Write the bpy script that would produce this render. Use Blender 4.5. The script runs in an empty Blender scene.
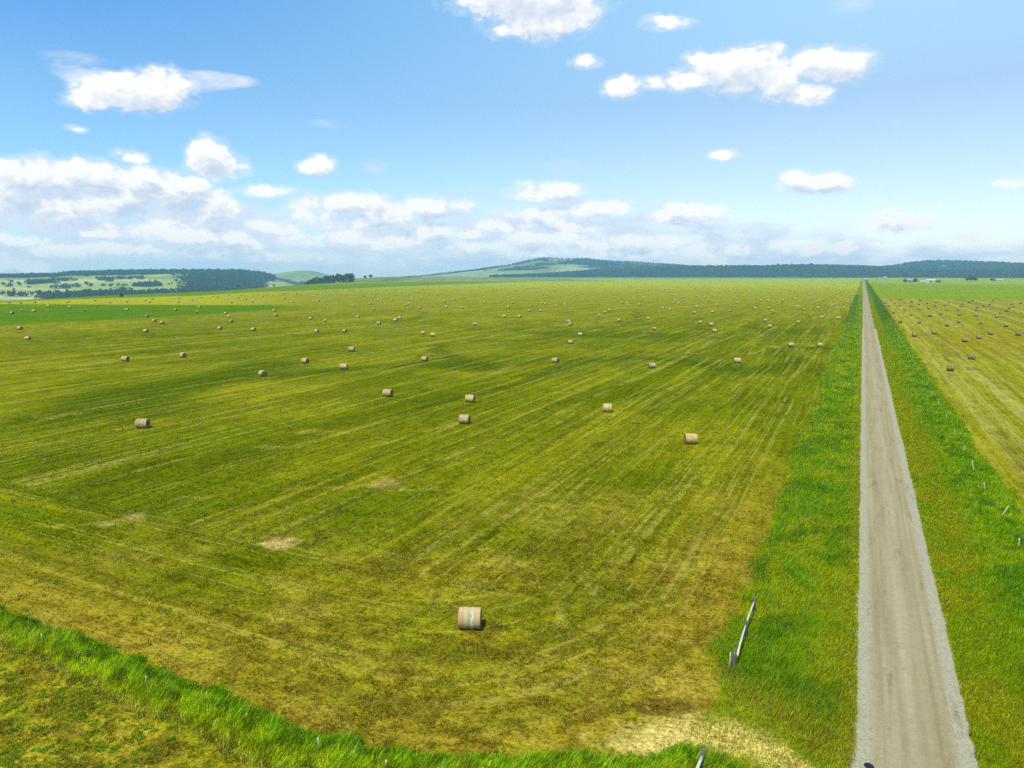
import bpy, bmesh, math, random
import numpy as np
from mathutils import Vector, Matrix

random.seed(7)
RNG = np.random.default_rng(11)
scene = bpy.context.scene
COL = scene.collection
PI = math.pi

# ------------------------------------------------------------------ camera
F_PX, CAM_H, HORIZON, ROAD_VP = 710.0, 24.0, 274.0, 863.0
PITCH = math.atan((384 - HORIZON) / F_PX)
YAW = math.radians(26.042)
FW = np.array([-math.sin(YAW) * math.cos(PITCH), math.cos(YAW) * math.cos(PITCH), -math.sin(PITCH)])
RT = np.array([math.cos(YAW), math.sin(YAW), 0.0])
UP = np.cross(RT, FW)
CAM = np.array([0.0, 0.0, CAM_H])

def ray(x, y):
    d = (x - 512) / F_PX * RT - (y - 384) / F_PX * UP + FW
    return d / np.linalg.norm(d)

def gp(x, y, z=0.0):
    """world point at height z seen in the survey direction (x, y)"""
    d = ray(x, y)
    t = (z - CAM_H) / d[2]
    return CAM + t * d

def rp(x, y, R):
    """world point at horizontal distance R in the survey direction (x, y)"""
    d = ray(x, y)
    return CAM + d * (R / math.hypot(d[0], d[1]))

def azel(x, y):
    d = ray(x, y)
    return math.degrees(math.atan2(d[0], d[1])), math.degrees(math.asin(d[2]))

cam_d = bpy.data.cameras.new("camera")
cam = bpy.data.objects.new("camera", cam_d)
COL.objects.link(cam)
cam.location = (0, 0, CAM_H)
cam.rotation_euler = (PI / 2 - PITCH, 0, YAW)
cam_d.sensor_width = 36.0
cam_d.lens = 36.0 * F_PX / 1024
cam_d.clip_start, cam_d.clip_end = 0.5, 60000
scene.camera = cam

# ------------------------------------------------------------------ noise (numpy)
def _hash(ix, iy, seed):
    h = (ix.astype(np.int64) * 374761393 + iy.astype(np.int64) * 668265263 + seed * 982451653) & 0xFFFFFFFF
    h = ((h ^ (h >> 13)) * 1274126177) & 0xFFFFFFFF
    h = h ^ (h >> 16)
    return (h & 0xFFFF) / 65535.0

def vnoise(x, y, seed=0):
    ix, iy = np.floor(x), np.floor(y)
    fx, fy = x - ix, y - iy
    fx = fx * fx * (3 - 2 * fx); fy = fy * fy * (3 - 2 * fy)
    a = _hash(ix, iy, seed); b = _hash(ix + 1, iy, seed)
    c = _hash(ix, iy + 1, seed); d = _hash(ix + 1, iy + 1, seed)
    return (a * (1 - fx) + b * fx) * (1 - fy) + (c * (1 - fx) + d * fx) * fy

def fbm(x, y, octaves=4, seed=0, gain=0.5):
    x = np.asarray(x, float); y = np.asarray(y, float)
    t, amp, tot = 0, 1.0, 0
    for i in range(octaves):
        t = t + amp * vnoise(x, y, seed + i * 17); tot += amp
        x, y = 0.8 * x * 2 + 1.2 * y + 13.7, -1.2 * x + 1.6 * y + 7.1
        amp *= gain
    return t / tot

def sstep(a, b, x):
    t = np.clip((np.asarray(x, float) - a) / (b - a), 0, 1)
    return t * t * (3 - 2 * t)

def mixc(c, new, m):
    m = np.clip(m, 0, 1)[..., None]
    return c * (1 - m) + np.asarray(new, float) * m

# ------------------------------------------------------------------ helpers
def tag(o, label=None, cat=None, group=None, kind=None):
    if label: o["label"] = label
    if cat: o["category"] = cat
    if group: o["group"] = group
    if kind: o["kind"] = kind
    return o

def empty(name, loc, rz=0.0):
    o = bpy.data.objects.new(name, None)
    COL.objects.link(o)
    o.empty_display_size = 0.2
    o.location = loc
    o.rotation_euler = (0, 0, rz)
    return o

def link_mesh(name, me, mat=None, parent=None):
    o = bpy.data.objects.new(name, me)
    COL.objects.link(o)
    if mat: me.materials.append(mat)
    if parent: o.parent = parent
    return o

def np_mesh(name, verts, faces, attrs=None, smooth=False):
    """verts (n,3); faces (m,k) all of one size; attrs: name -> (n,3) colour or (n,) float"""
    me = bpy.data.meshes.new(name)
    n, (m, k) = len(verts), faces.shape
    me.vertices.add(n); me.vertices.foreach_set("co", np.ascontiguousarray(verts, np.float32).ravel())
    me.loops.add(m * k); me.loops.foreach_set("vertex_index", np.ascontiguousarray(faces, np.int32).ravel())
    me.polygons.add(m)
    me.polygons.foreach_set("loop_start", np.arange(0, m * k, k, dtype=np.int32))
    me.polygons.foreach_set("use_smooth", np.full(m, smooth))
    for an, av in (attrs or {}).items():
        av = np.asarray(av, np.float32)
        if av.ndim == 2:
            a = me.attributes.new(an, "FLOAT_COLOR", "POINT")
            a.data.foreach_set("color", np.concatenate([av, np.ones((n, 1), np.float32)], 1).ravel())
        else:
            a = me.attributes.new(an, "FLOAT", "POINT")
            a.data.foreach_set("value", av.ravel())
    me.update(calc_edges=True)
    me.validate()
    return me

def grid_faces(r, c):
    i = np.arange((r - 1) * c).reshape(r - 1, c)[:, :-1].ravel()
    return np.stack([i, i + 1, i + c + 1, i + c], 1)

class NT:
    def __init__(self, tree):
        self.t = tree; tree.nodes.clear()
    def n(self, typ, **kw):
        nd = self.t.nodes.new(typ)
        for k, v in kw.items():
            if k.startswith("_"): setattr(nd, k[1:], v)
        return nd
    def l(self, a, b): self.t.links.new(a, b)
    def setin(self, sock, v):
        if isinstance(v, bpy.types.NodeSocket): self.l(v, sock)
        else: sock.default_value = v
    def math(self, op, a, b=None, c=None, clamp=False):
        nd = self.t.nodes.new("ShaderNodeMath"); nd.operation = op; nd.use_clamp = clamp
        self.setin(nd.inputs[0], a)
        if b is not None: self.setin(nd.inputs[1], b)
        if c is not None: self.setin(nd.inputs[2], c)
        return nd.outputs[0]
    def vmath(self, op, a, b=None, c=None):
        nd = self.t.nodes.new("ShaderNodeVectorMath"); nd.operation = op
        self.setin(nd.inputs[0], a)
        if b is not None: self.setin(nd.inputs[1], b)
        if c is not None: self.setin(nd.inputs[2], c)
        return nd.outputs["Value"] if op in ("LENGTH", "DOT_PRODUCT", "DISTANCE") else nd.outputs["Vector"]
    def noise(self, vec, scale, detail=3.0, rough=0.5, dist=0.0):
        nd = self.t.nodes.new("ShaderNodeTexNoise")
        if vec is not None: self.l(vec, nd.inputs["Vector"])
        nd.inputs["Scale"].default_value = scale
        nd.inputs["Detail"].default_value = detail
        nd.inputs["Roughness"].default_value = rough
        nd.inputs["Distortion"].default_value = dist
        return nd.outputs["Fac"]
    def ramp(self, fac, stops, interp="LINEAR"):
        nd = self.t.nodes.new("ShaderNodeValToRGB"); cr = nd.color_ramp; cr.interpolation = interp
        while len(cr.elements) < len(stops): cr.elements.new(0.5)
        for e, (p, c) in zip(cr.elements, stops):
            e.position = p; e.color = (*c, 1) if len(c) == 3 else c
        self.l(fac, nd.inputs[0]); return nd.outputs[0]
    def mix(self, fac, a, b, blend="MIX"):
        nd = self.t.nodes.new("ShaderNodeMix"); nd.data_type = "RGBA"; nd.blend_type = blend
        self.setin(nd.inputs[0], fac)
        for s, v in ((nd.inputs[6], a), (nd.inputs[7], b)):
            if isinstance(v, (tuple, list)): v = (*v, 1) if len(v) == 3 else v
            self.setin(s, v)
        return nd.outputs[2]
    def smooth(self, x, a, b):
        nd = self.t.nodes.new("ShaderNodeMapRange"); nd.interpolation_type = "SMOOTHSTEP"
        self.setin(nd.inputs[0], x); nd.inputs[1].default_value = a; nd.inputs[2].default_value = b
        return nd.outputs[0]

def new_mat(name):
    m = bpy.data.materials.new(name); m.use_nodes = True
    t = NT(m.node_tree)
    out = t.n("ShaderNodeOutputMaterial")
    b = t.n("ShaderNodeBsdfPrincipled")
    t.l(b.outputs[0], out.inputs[0])
    b.inputs["Roughness"].default_value = 0.85
    b.inputs["Specular IOR Level"].default_value = 0.2
    return m, t, b

def geo_pos(t): return t.n("ShaderNodeNewGeometry").outputs["Position"]
def obj_pos(t): return t.n("ShaderNodeTexCoord").outputs["Object"]
def attr(t, name, out="Color"):
    a = t.n("ShaderNodeAttribute", _attribute_name=name); return a.outputs[out]

def bump(t, b, height, strength, dist):
    bm_ = t.n("ShaderNodeBump"); bm_.inputs["Strength"].default_value = strength
    bm_.inputs["Distance"].default_value = dist
    t.l(height, bm_.inputs["Height"]); t.l(bm_.outputs[0], b.inputs["Normal"])

# ------------------------------------------------------------------ materials
def mat_ground():
    m, t, b = new_mat("field_ground")
    p = geo_pos(t)
    a = attr(t, "albedo"); d = attr(t, "detail", "Fac"); dry = attr(t, "dry", "Fac")
    n1 = t.noise(p, 0.9, 4, 0.6); n2 = t.noise(p, 3.6, 4, 0.7); n3 = t.noise(p, 1.9, 5, 0.7, 0.6)
    sxyz = t.n("ShaderNodeSeparateXYZ"); t.l(p, sxyz.inputs[0])
    sw = attr(t, "swath", "Fac"); mown = attr(t, "mown", "Fac")
    wob = t.math("MULTIPLY_ADD", t.math("SUBTRACT", t.noise(p, 0.035, 3), 0.5), 1.6, sw)
    along = t.math("ADD", sxyz.outputs[1], t.math("MULTIPLY", sxyz.outputs[0], 0.8))
    sv = t.n("ShaderNodeCombineXYZ"); t.l(wob, sv.inputs[0]); t.l(along, sv.inputs[1])
    def streak(ks, kl, det, rough): return t.math("SUBTRACT", t.noise(t.vmath("MULTIPLY", sv.outputs[0], (ks, kl, 0)), 1.0, det, rough), 0.5)
    s1 = streak(1.5, 0.11, 4, 0.7); s2 = streak(0.45, 0.035, 4, 0.65); s3 = streak(0.16, 0.012, 3, 0.6)
    n4 = t.noise(t.vmath("MULTIPLY", p, (0.45, 0.30, 1.0)), 1.0, 5, 0.8)
    v = t.math("ADD", t.math("MULTIPLY", t.math("SUBTRACT", n1, 0.5), 1.6), t.math("MULTIPLY", t.math("SUBTRACT", n2, 0.5), 3.3))
    v = t.math("ADD", v, t.math("MULTIPLY", t.math("SUBTRACT", n4, 0.5), 1.6))
    st = t.math("ADD", t.math("MULTIPLY", s1, 1.9), t.math("ADD", t.math("MULTIPLY", s2, 1.4), t.math("MULTIPLY", s3, 0.5)))
    v = t.math("ADD", v, t.math("MULTIPLY", st, mown))
    n6 = t.noise(p, 9.0, 2, 0.6)
    v = t.math("ADD", v, t.math("MULTIPLY", t.math("SUBTRACT", n6, 0.5), 2.2))
    k = t.math("MULTIPLY_ADD", v, d, 1.0)
    k = t.math("MAXIMUM", k, 0.22)
    a = t.vmath("MULTIPLY", a, (0.83, 0.83, 0.20))
    vm = t.vmath("SCALE", a); t.l(k, vm.node.inputs["Scale"])
    def row(ks, kl, wd, seed):
        q_ = t.vmath("ADD", t.vmath("MULTIPLY", sv.outputs[0], (ks, kl, 0)), (seed, seed * 1.7, seed * 0.3))
        return t.smooth(t.math("ABSOLUTE", t.math("SUBTRACT", t.noise(q_, 1.0, 1.5, 0.5), 0.5)), wd, wd * 0.15)
    brk = t.smooth(t.noise(p, 0.10, 4, 0.7), 0.34, 0.56); brk2 = t.smooth(t.noise(p, 1.4, 4, 0.8), 0.38, 0.56)
    pale = t.math("MULTIPLY", t.math("MULTIPLY", t.math("MAXIMUM", row(0.24, 0.003, 0.017, 3.1), t.math("MAXIMUM", row(0.10, 0.002, 0.008, 9.7), row(0.40, 0.003, 0.020, 31.3))), brk), t.math("MULTIPLY", t.math("MULTIPLY", mown, brk2), 0.62))
    vm = t.mix(pale, vm, (0.42, 0.345, 0.055))
    lush = t.math("MULTIPLY", t.math("MULTIPLY", row(0.19, 0.003, 0.030, 17.3), t.math("SUBTRACT", 1.0, t.math("MULTIPLY", brk, 0.7))), t.math("MULTIPLY", mown, 0.55))
    vm = t.mix(lush, vm, (0.050, 0.062, 0.003))
    straw = t.math("MULTIPLY", t.smooth(n3, 0.53, 0.72), dry)
    c = t.mix(straw, vm, (0.40, 0.31, 0.035))
    soil = t.math("MULTIPLY", t.smooth(t.noise(p, 1.6, 5, 0.75), 0.57, 0.68), t.math("MULTIPLY", dry, 0.8))
    c = t.mix(soil, c, (0.075, 0.05, 0.012))
    t.l(c, b.inputs["Base Color"])
    b.inputs["Roughness"].default_value = 1.0; b.inputs["Specular IOR Level"].default_value = 0.0
    h = t.math("MULTIPLY", t.math("ADD", t.math("MULTIPLY", n2, 1.4), n1), d)
    bump(t, b, h, 0.9, 0.2)
    return m

def mat_attr(name, var=0.35, scale=3.0, transl=0.0):
    m, t, b = new_mat(name)
    p = geo_pos(t)
    k = t.math("MULTIPLY_ADD", t.math("SUBTRACT", t.noise(p, scale, 2), 0.5), var * 2, 1.0)
    vm = t.vmath("SCALE", attr(t, "albedo")); t.l(k, vm.node.inputs["Scale"])
    t.l(vm, b.inputs["Base Color"])
    b.inputs["Roughness"].default_value = 0.9; b.inputs["Specular IOR Level"].default_value = 0.02
    if transl:
        tr = t.n("ShaderNodeBsdfTranslucent"); t.l(vm, tr.inputs["Color"])
        ms = t.n("ShaderNodeMixShader"); ms.inputs[0].default_value = transl
        t.l(b.outputs[0], ms.inputs[1]); t.l(tr.outputs[0], ms.inputs[2])
        out = [x for x in t.t.nodes if x.type == "OUTPUT_MATERIAL"][0]
        t.l(ms.outputs[0], out.inputs[0])
    return m

def mat_road():
    m, t, b = new_mat("gravel")
    p = geo_pos(t)
    sep = t.n("ShaderNodeSeparateXYZ"); t.l(p, sep.inputs[0]); X = sep.outputs[0]; Y = sep.outputs[1]
    # long thin streaks: noise squeezed along the road
    st = t.vmath("MULTIPLY", p, (1.0, 0.03, 1.0))
    s1 = t.noise(st, 2.2, 4, 0.6); fine = t.noise(p, 16, 3, 0.7); mid = t.noise(p, 2.5, 4, 0.6)
    w = t.math("MULTIPLY_ADD", t.math("SUBTRACT", t.noise(p, 1.6, 5, 0.75), 0.5), 1.1, X)
    base = t.ramp(s1, [(0.3, (0.31, 0.255, 0.15)), (0.5, (0.36, 0.30, 0.185)), (0.7, (0.41, 0.35, 0.225))])
    # wheel tracks
    tr1 = t.smooth(t.math("ABSOLUTE", t.math("SUBTRACT", X, 3.95)), 0.55, 0.12)
    c = t.mix(t.math("MULTIPLY", tr1, 0.30), base, (0.46, 0.40, 0.27))
    for cx, wd in ((2.62, 0.10), (2.95, 0.05), (5.2, 0.16)):
        tr = t.smooth(t.math("ABSOLUTE", t.math("SUBTRACT", X, cx)), wd, wd * 0.3)
        c = t.mix(t.math("MULTIPLY", tr, 0.22), c, (0.23, 0.18, 0.11))
    # loose grey gravel at both sides
    edge = t.math("MAXIMUM", t.smooth(w, 2.25, 1.85), t.smooth(w, 5.75, 6.15))
    gv = t.ramp(t.noise(p, 9, 4, 0.75), [(0.30, (0.27, 0.245, 0.17)), (0.5, (0.40, 0.37, 0.27)), (0.70, (0.52, 0.485, 0.375))])
    c = t.mix(edge, c, gv)
    c = t.vmath("MULTIPLY", c, (0.80, 0.80, 0.66))
    k = t.math("MULTIPLY_ADD", t.math("SUBTRACT", fine, 0.5), 0.9, t.math("MULTIPLY_ADD", t.math("SUBTRACT", mid, 0.5), 0.35, 1.0))
    damp = t.math("MULTIPLY", t.smooth(t.noise(t.vmath("MULTIPLY", p, (0.9, 0.16, 1.0)), 1.0, 5, 0.7), 0.56, 0.70), 0.30)
    k = t.math("MULTIPLY", k, t.math("SUBTRACT", 1.0, damp))
    vm = t.vmath("SCALE", c); t.l(k, vm.node.inputs["Scale"])
    t.l(vm, b.inputs["Base Color"])
    b.inputs["Roughness"].default_value = 0.95; b.inputs["Specular IOR Level"].default_value = 0.05
    bump(t, b, t.math("ADD", fine, t.noise(p, 7, 3, 0.7)), 0.5, 0.05)
    return m

def mat_wrap(name, c0, c1, c2, torn=False):
    m, t, b = new_mat(name)
    p = obj_pos(t)
    info = t.n("ShaderNodeObjectInfo").outputs["Random"]
    off = t.math("MULTIPLY", info, 37.0)
    q = t.vmath("ADD", p, t.vmath("MULTIPLY", off.node.outputs[0], (1, 1, 1))) if False else p
    cx = t.n("ShaderNodeCombineXYZ"); t.l(off, cx.inputs[0]); t.l(off, cx.inputs[1])
    q = t.vmath("ADD", p, cx.outputs[0])
    band = t.noise(t.vmath("MULTIPLY", q, (6.5, 0.35, 0.35)), 1.0, 4, 0.6)
    blot = t.noise(q, 2.2, 4, 0.6); fine = t.noise(t.vmath("MULTIPLY", q, (9, 9, 9)), 2.0, 3, 0.7)
    c = t.ramp(t.math("ADD", t.math("MULTIPLY", band, 0.6), t.math("MULTIPLY", blot, 0.4)), [(0.36, c0), (0.5, c1), (0.64, c2)])
    if torn:
        sx = t.n("ShaderNodeSeparateXYZ"); t.l(p, sx.inputs[0])
        w = t.math("MULTIPLY_ADD", t.math("SUBTRACT", t.noise(p, 4.0, 4, 0.7), 0.5), 0.42, sx.outputs[0])
        c = t.ramp(t.math("MULTIPLY_ADD", w, 0.6, 0.5), [(0.0, (0.38, 0.23, 0.10)), (0.27, (0.40, 0.235, 0.09)), (0.315, (0.41, 0.34, 0.18)),
            (0.40, (0.36, 0.33, 0.16)), (0.46, (0.27, 0.275, 0.115)), (0.57, (0.29, 0.29, 0.12)), (0.61, (0.56, 0.48, 0.33)), (0.66, (0.46, 0.38, 0.24)), (0.70, (0.42, 0.26, 0.12)), (1.0, (0.43, 0.31, 0.15))])
        t_top = t.smooth(t.math("ADD", sx.outputs[2], t.math("MULTIPLY", t.noise(p, 3.0), 0.25)), 1.46, 1.62)
        c = t.mix(t.math("MULTIPLY", t_top, 0.7), c, (0.46, 0.37, 0.19))
    k = t.math("MULTIPLY_ADD", t.math("SUBTRACT", fine, 0.5), 0.8, t.math("MULTIPLY_ADD", t.math("SUBTRACT", info, 0.5), 0.25, 1.0))
    vm = t.vmath("SCALE", c); t.l(k, vm.node.inputs["Scale"])
    t.l(vm, b.inputs["Base Color"]); b.inputs["Roughness"].default_value = 0.7
    bump(t, b, t.math("ADD", fine, t.math("MULTIPLY", band, 2.0)), 0.5, 0.04)
    return m

def mat_end(name, c0, c1):
    m, t, b = new_mat(name)
    p = obj_pos(t)
    r = t.vmath("LENGTH", t.vmath("MULTIPLY", t.vmath("SUBTRACT", p, (0, 0, 0.8)), (0, 1, 1)))
    rings = t.noise(t.vmath("MULTIPLY", p, (4, 4, 4)), 3.0, 4, 0.7)
    w = t.math("SINE", t.math("MULTIPLY_ADD", rings, 5.0, t.math("MULTIPLY", r, 48.0)))
    v = t.math("MULTIPLY_ADD", w, 0.22, rings)
    t.l(t.ramp(v, [(0.2, c0), (0.8, c1)]), b.inputs["Base Color"])
    bump(t, b, v, 0.7, 0.05)
    return m

def mat_wood(name, c0, c1):
    m, t, b = new_mat(name)
    p = obj_pos(t)
    n = t.noise(t.vmath("MULTIPLY", p, (9, 9, 1.3)), 1.6, 4, 0.65)
    t.l(t.ramp(n, [(0.3, c0), (0.68, c1)]), b.inputs["Base Color"])
    bump(t, b, n, 0.5, 0.02)
    return m

def mat_plain(name, c, var=0.2, scale=2.0, rough=0.8, metal=0.0):
    m, t, b = new_mat(name)
    k = t.math("MULTIPLY_ADD", t.math("SUBTRACT", t.noise(obj_pos(t), scale, 4, 0.6), 0.5), var * 2, 1.0)
    vm = t.vmath("SCALE", c); t.l(k, vm.node.inputs["Scale"])
    t.l(vm, b.inputs["Base Color"]); b.inputs["Roughness"].default_value = rough; b.inputs["Metallic"].default_value = metal
    return m

M_GROUND = mat_ground()
M_GRASS = mat_attr("long_grass", 0.30, 1.2, 0.45)
M_LEAF = mat_attr("leafy_ground_cover", 0.25, 2.0, 0.2)
M_TREE = mat_attr("tree_foliage", 0.35, 0.25, 0.1)
M_HILL = mat_attr("hillside", 0.28, 0.02)
M_ROAD = mat_road()
M_WRAP = mat_wrap("straw_net_wrap", (0.26, 0.175, 0.062), (0.42, 0.30, 0.115), (0.54, 0.41, 0.175))
M_WRAP_TORN = mat_wrap("torn_net_wrap", (0.36, 0.25, 0.15), (0.5, 0.38, 0.24), (0.58, 0.48, 0.33), True)
M_WRAP_SHADED = mat_wrap("shade_toned_straw", (0.125, 0.086, 0.030), (0.22, 0.158, 0.058), (0.37, 0.28, 0.115))  # darker wrap for the right-hand bales, shade put into its colour
M_END = mat_end("packed_straw_end", (0.12, 0.065, 0.02), (0.34, 0.205, 0.075))
M_POLE = mat_wood("pale_weathered_wood", (0.42, 0.36, 0.25), (0.68, 0.60, 0.44))
M_POST = mat_wood("grey_weathered_wood", (0.07, 0.055, 0.04), (0.17, 0.14, 0.10))
M_WIRE = mat_plain("rusted_wire", (0.12, 0.10, 0.08), 0.2, 3, 0.7)
M_WHITE = mat_plain("white_painted_siding", (0.44, 0.42, 0.38), 0.08, 0.4)
M_GREYROOF = mat_plain("grey_metal_roof", (0.26, 0.25, 0.25), 0.1, 0.3, 0.7)
M_DARKROOF = mat_plain("dark_shingle_roof", (0.10, 0.085, 0.08), 0.25, 0.5)
M_BROWN = mat_plain("brown_barn_boards", (0.20, 0.12, 0.08), 0.25, 0.5)
M_DARK = mat_plain("dark_opening", (0.03, 0.035, 0.04), 0.1, 1, 0.3)
M_BARK = mat_plain("bark", (0.12, 0.09, 0.065), 0.3, 1.5)

# ------------------------------------------------------------------ ground layout
ROAD_L, ROAD_R = 1.08, 6.95
VERGE_L, VERGE_R = -6.2, 15.9
FENCE_L, FENCE_R = -5.4, 13.9

EDGE_Y = [-800, 250, 390, 450, 577, 860, 1522, 2410, 5000]
EDGE_X = [-560, -640, -722, -735, -800, -885, -1290, -1700, -2700]
STRIP_X = [-400, -54, -42.8, -33.2, -25, -20.2, -16.8, -10.3, -6.3, -3.8, -1.0]
STRIP_TOP = [32, 27.0, 26.8, 26.4, 25.9, 26.4, 27.5, 31.0, 33.2, 33.2, 31.5]
STRIP_BOT = [30, 24.9, 23.9, 23.6, 23.0, 23.6, 25.0, 28.0, 29.6, 29.8, 30.2]

def field_s(x, y):
    """distance to the mown field's edge, rounded at the corner: the swaths follow it"""
    a = VERGE_L - x
    b = y - np.interp(x, STRIP_X, STRIP_TOP)
    k = 16.0
    h = np.clip(0.5 + 0.5 * (b - a) / k, 0, 1)
    return b * (1 - h) + a * h - k * h * (1 - h)

def swath_s(x, y):
    b = y - np.interp(x, STRIP_X, STRIP_TOP)
    lim = 19 + 3.0 * (fbm(x / 9, y / 9, 3, 71) - 0.5)
    s = np.where(b > lim, 900 + VERGE_L - x, field_s(x, y))
    return np.where(x > ROAD_L, 400 + x, s)

def ground_h(x, y):
    e = np.interp(y, EDGE_Y, EDGE_X)
    z = -98 * sstep(0, 900, e - x) - 2.0 * sstep(-60, 60, e - x)
    return z

def ditch(x):
    return -0.35 * np.exp(-((x - 8.6) / 1.0) ** 2) - 0.3 * np.exp(-((x + 0.6) / 0.9) ** 2)

def ell(px, py, rx, ry, ang=0.0):
    """an elliptical patch on the ground: centre given by survey direction, radii in metres"""
    c = gp(px, py)
    def f(x, y):
        ca, sa = math.cos(ang), math.sin(ang)
        u = ((x - c[0]) * ca + (y - c[1]) * sa) / rx; v = (-(x - c[0]) * sa + (y - c[1]) * ca) / ry
        return np.sqrt(u * u + v * v)
    return f

def ground_colour(x, y):
    r = np.hypot(x, y)
    s = field_s(x, y)
    big = fbm(x / 90, y / 90, 4, 3); midn = fbm(x / 14, y / 14, 4, 5); sm = fbm(x / 3.0, y / 3.0, 4, 9)
    one = np.ones(x.shape + (3,))
    # --- main mown field
    green = np.array([0.155, 0.185, 0.008]); yel = np.array([0.30, 0.27, 0.024]); tan = np.array([0.52, 0.40, 0.22])
    brown = np.array([0.135, 0.088, 0.028]); deep = np.array([0.092, 0.118, 0.005])
    c = one * green
    c = mixc(c, yel, sstep(0.42, 0.62, big) * 0.40)
    c = mixc(c, (0.10, 0.155, 0.005), sstep(0.45, 0.62, fbm(x / 22 + 3, y / 26, 4, 53)) * sstep(40, 70, r) * 0.6)
    near = sstep(84, 36, r + 40 * (midn - 0.5) + 16 * (sm - 0.5))
    c = mixc(c, (0.33, 0.255, 0.05), near * 0.85)
    c = mixc(c, tan, near * sstep(0.46, 0.62, fbm(x / 5 + 40, y / 3, 4, 21)) * 0.55)
    c = mixc(c, (0.22, 0.25, 0.010), near * sstep(0.48, 0.64, fbm(x / 4 + 9, y / 3 + 80, 4, 25)) * 0.6)
    c = mixc(c, brown, near * sstep(0.53, 0.68, fbm(x / 2.4, y / 1.9, 5, 31)) * 0.75)
    # swaths following the edge
    wob = swath_s(x, y) + 1.3 * (fbm(x / 25, y / 25, 3, 77) - 0.5)
    sw1 = vnoise(wob / 1.3, x * 0 + np.floor(0), 41); sw2 = vnoise(wob / 4.2, x * 0, 43)
    lengthwise = fbm(x / 18, y / 30, 3, 47)
    amp = sstep(0.35, 0.65, lengthwise)
    far_f = sstep(1500, 200, r)
    c = mixc(c, yel * 1.2, sstep(0.60, 0.9, sw1) * (0.35 + 0.65 * amp) * 0.45 * far_f)
    c = mixc(c, deep, sstep(0.55, 0.9, sw2) * (1 - 0.3 * amp) * 0.5 * (1 - 0.6 * near))
    c = mixc(c, brown, sstep(0.30, 0.05, sw2) * 0.35 * near)
    # regrowth: irregular greener drifts and thin wandering lines in the hollows
    c = mixc(c, deep, sstep(0.50, 0.68, fbm(x / 9 + 7, y / 28, 5, 51)) * 0.5 * (1 - 0.75 * near))
    wx = x + 40 * (fbm(x / 120, y / 120, 3, 61) - 0.5); wy = y + 40 * (fbm(x / 120, y / 120, 3, 62) - 0.5)
    ridge = np.abs(fbm(wx / 95, wy / 150, 3, 63) - 0.5)
    c = mixc(c, (0.07, 0.115, 0.004), sstep(0.026, 0.004, ridge) * 0.9 * sstep(70, 150, r) * sstep(900, 400, r))
    ridge2 = np.abs(fbm(wx / 45 + 9, wy / 80, 3, 64) - 0.5)
    c = mixc(c, deep, sstep(0.022, 0.003, ridge2) * 0.7 * sstep(120, 220, r) * sstep(700, 300, r) * sstep(-40, -120, x))
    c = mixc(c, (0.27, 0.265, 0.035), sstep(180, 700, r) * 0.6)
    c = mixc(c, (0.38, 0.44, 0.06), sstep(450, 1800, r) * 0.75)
    # headland: dry and raked bare near the corner
    head = sstep(11, 1.5, s + 5 * (midn - 0.5)) * sstep(110, 60, r)
    c = mixc(c, (0.34, 0.235, 0.07), head * 0.45)
    dry = 0.15 + 0.60 * near + 0.25 * head
    detail = np.full(x.shape, 0.75)
    for px, py, rx, ry, col, k in ((278, 545, 1.5, 1.6, (0.58, 0.42, 0.50), 0.95), (388, 485, 2.0, 2.8, (0.42, 0.29, 0.28), 0.75),
                                   (135, 517, 1.6, 1.5, (0.50, 0.40, 0.40), 0.7), (105, 523, 2.0, 0.9, (0.44, 0.37, 0.32), 0.6), (60, 526, 2.6, 0.5, (0.36, 0.31, 0.10), 0.5), (420, 490, 3, 0.8, (0.40, 0.36, 0.25), 0.5), (195, 498, 2.2, 0.7, (0.36, 0.34, 0.2), 0.4), (270, 447, 3.5, 1.2, (0.38, 0.36, 0.22), 0.45), (590, 590, 0.7, 4.5, (0.42, 0.36, 0.16), 0.45), (560, 615, 0.6, 2.6, (0.46, 0.39, 0.16), 0.6), (320, 432, 7, 2, (0.36, 0.31, 0.08), 0.5),
                                   (320, 488, 5, 0.8, (0.36, 0.27, 0.10), 0.5), (668, 706, 2.2, 1.0, (0.105, 0.065, 0.03), 0.8), (760, 692, 1.0, 0.8, (0.2, 0.12, 0.05), 0.6),
                                   (590, 640, 3.5, 2.5, (0.10, 0.105, 0.02), 0.6), (548, 680, 2.6, 0.9, (0.11, 0.075, 0.03), 0.7),
                                   (520, 550, 4, 2.8, (0.085, 0.095, 0.012), 0.6), (595, 590, 5, 3.2, (0.085, 0.115, 0.01), 0.6), (255, 455, 5, 4, (0.08, 0.12, 0.008), 0.5),
                                   (435, 400, 9, 8, (0.08, 0.135, 0.006), 0.5), (640, 480, 6, 5, (0.09, 0.12, 0.01), 0.45), (375, 632, 0.9, 0.5, (0.07, 0.045, 0.02), 0.85), (300, 690, 1.6, 0.7, (0.10, 0.07, 0.025), 0.7)):
        d = ell(px, py, rx, ry, 0.5)(x, y) + 1.5 * (fbm(x / 1.0, y / 1.0, 4, 19) - 0.5) + 0.9 * (sm - 0.5)
        c = mixc(c, col, sstep(1.3, 0.3, d) * k)
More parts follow.
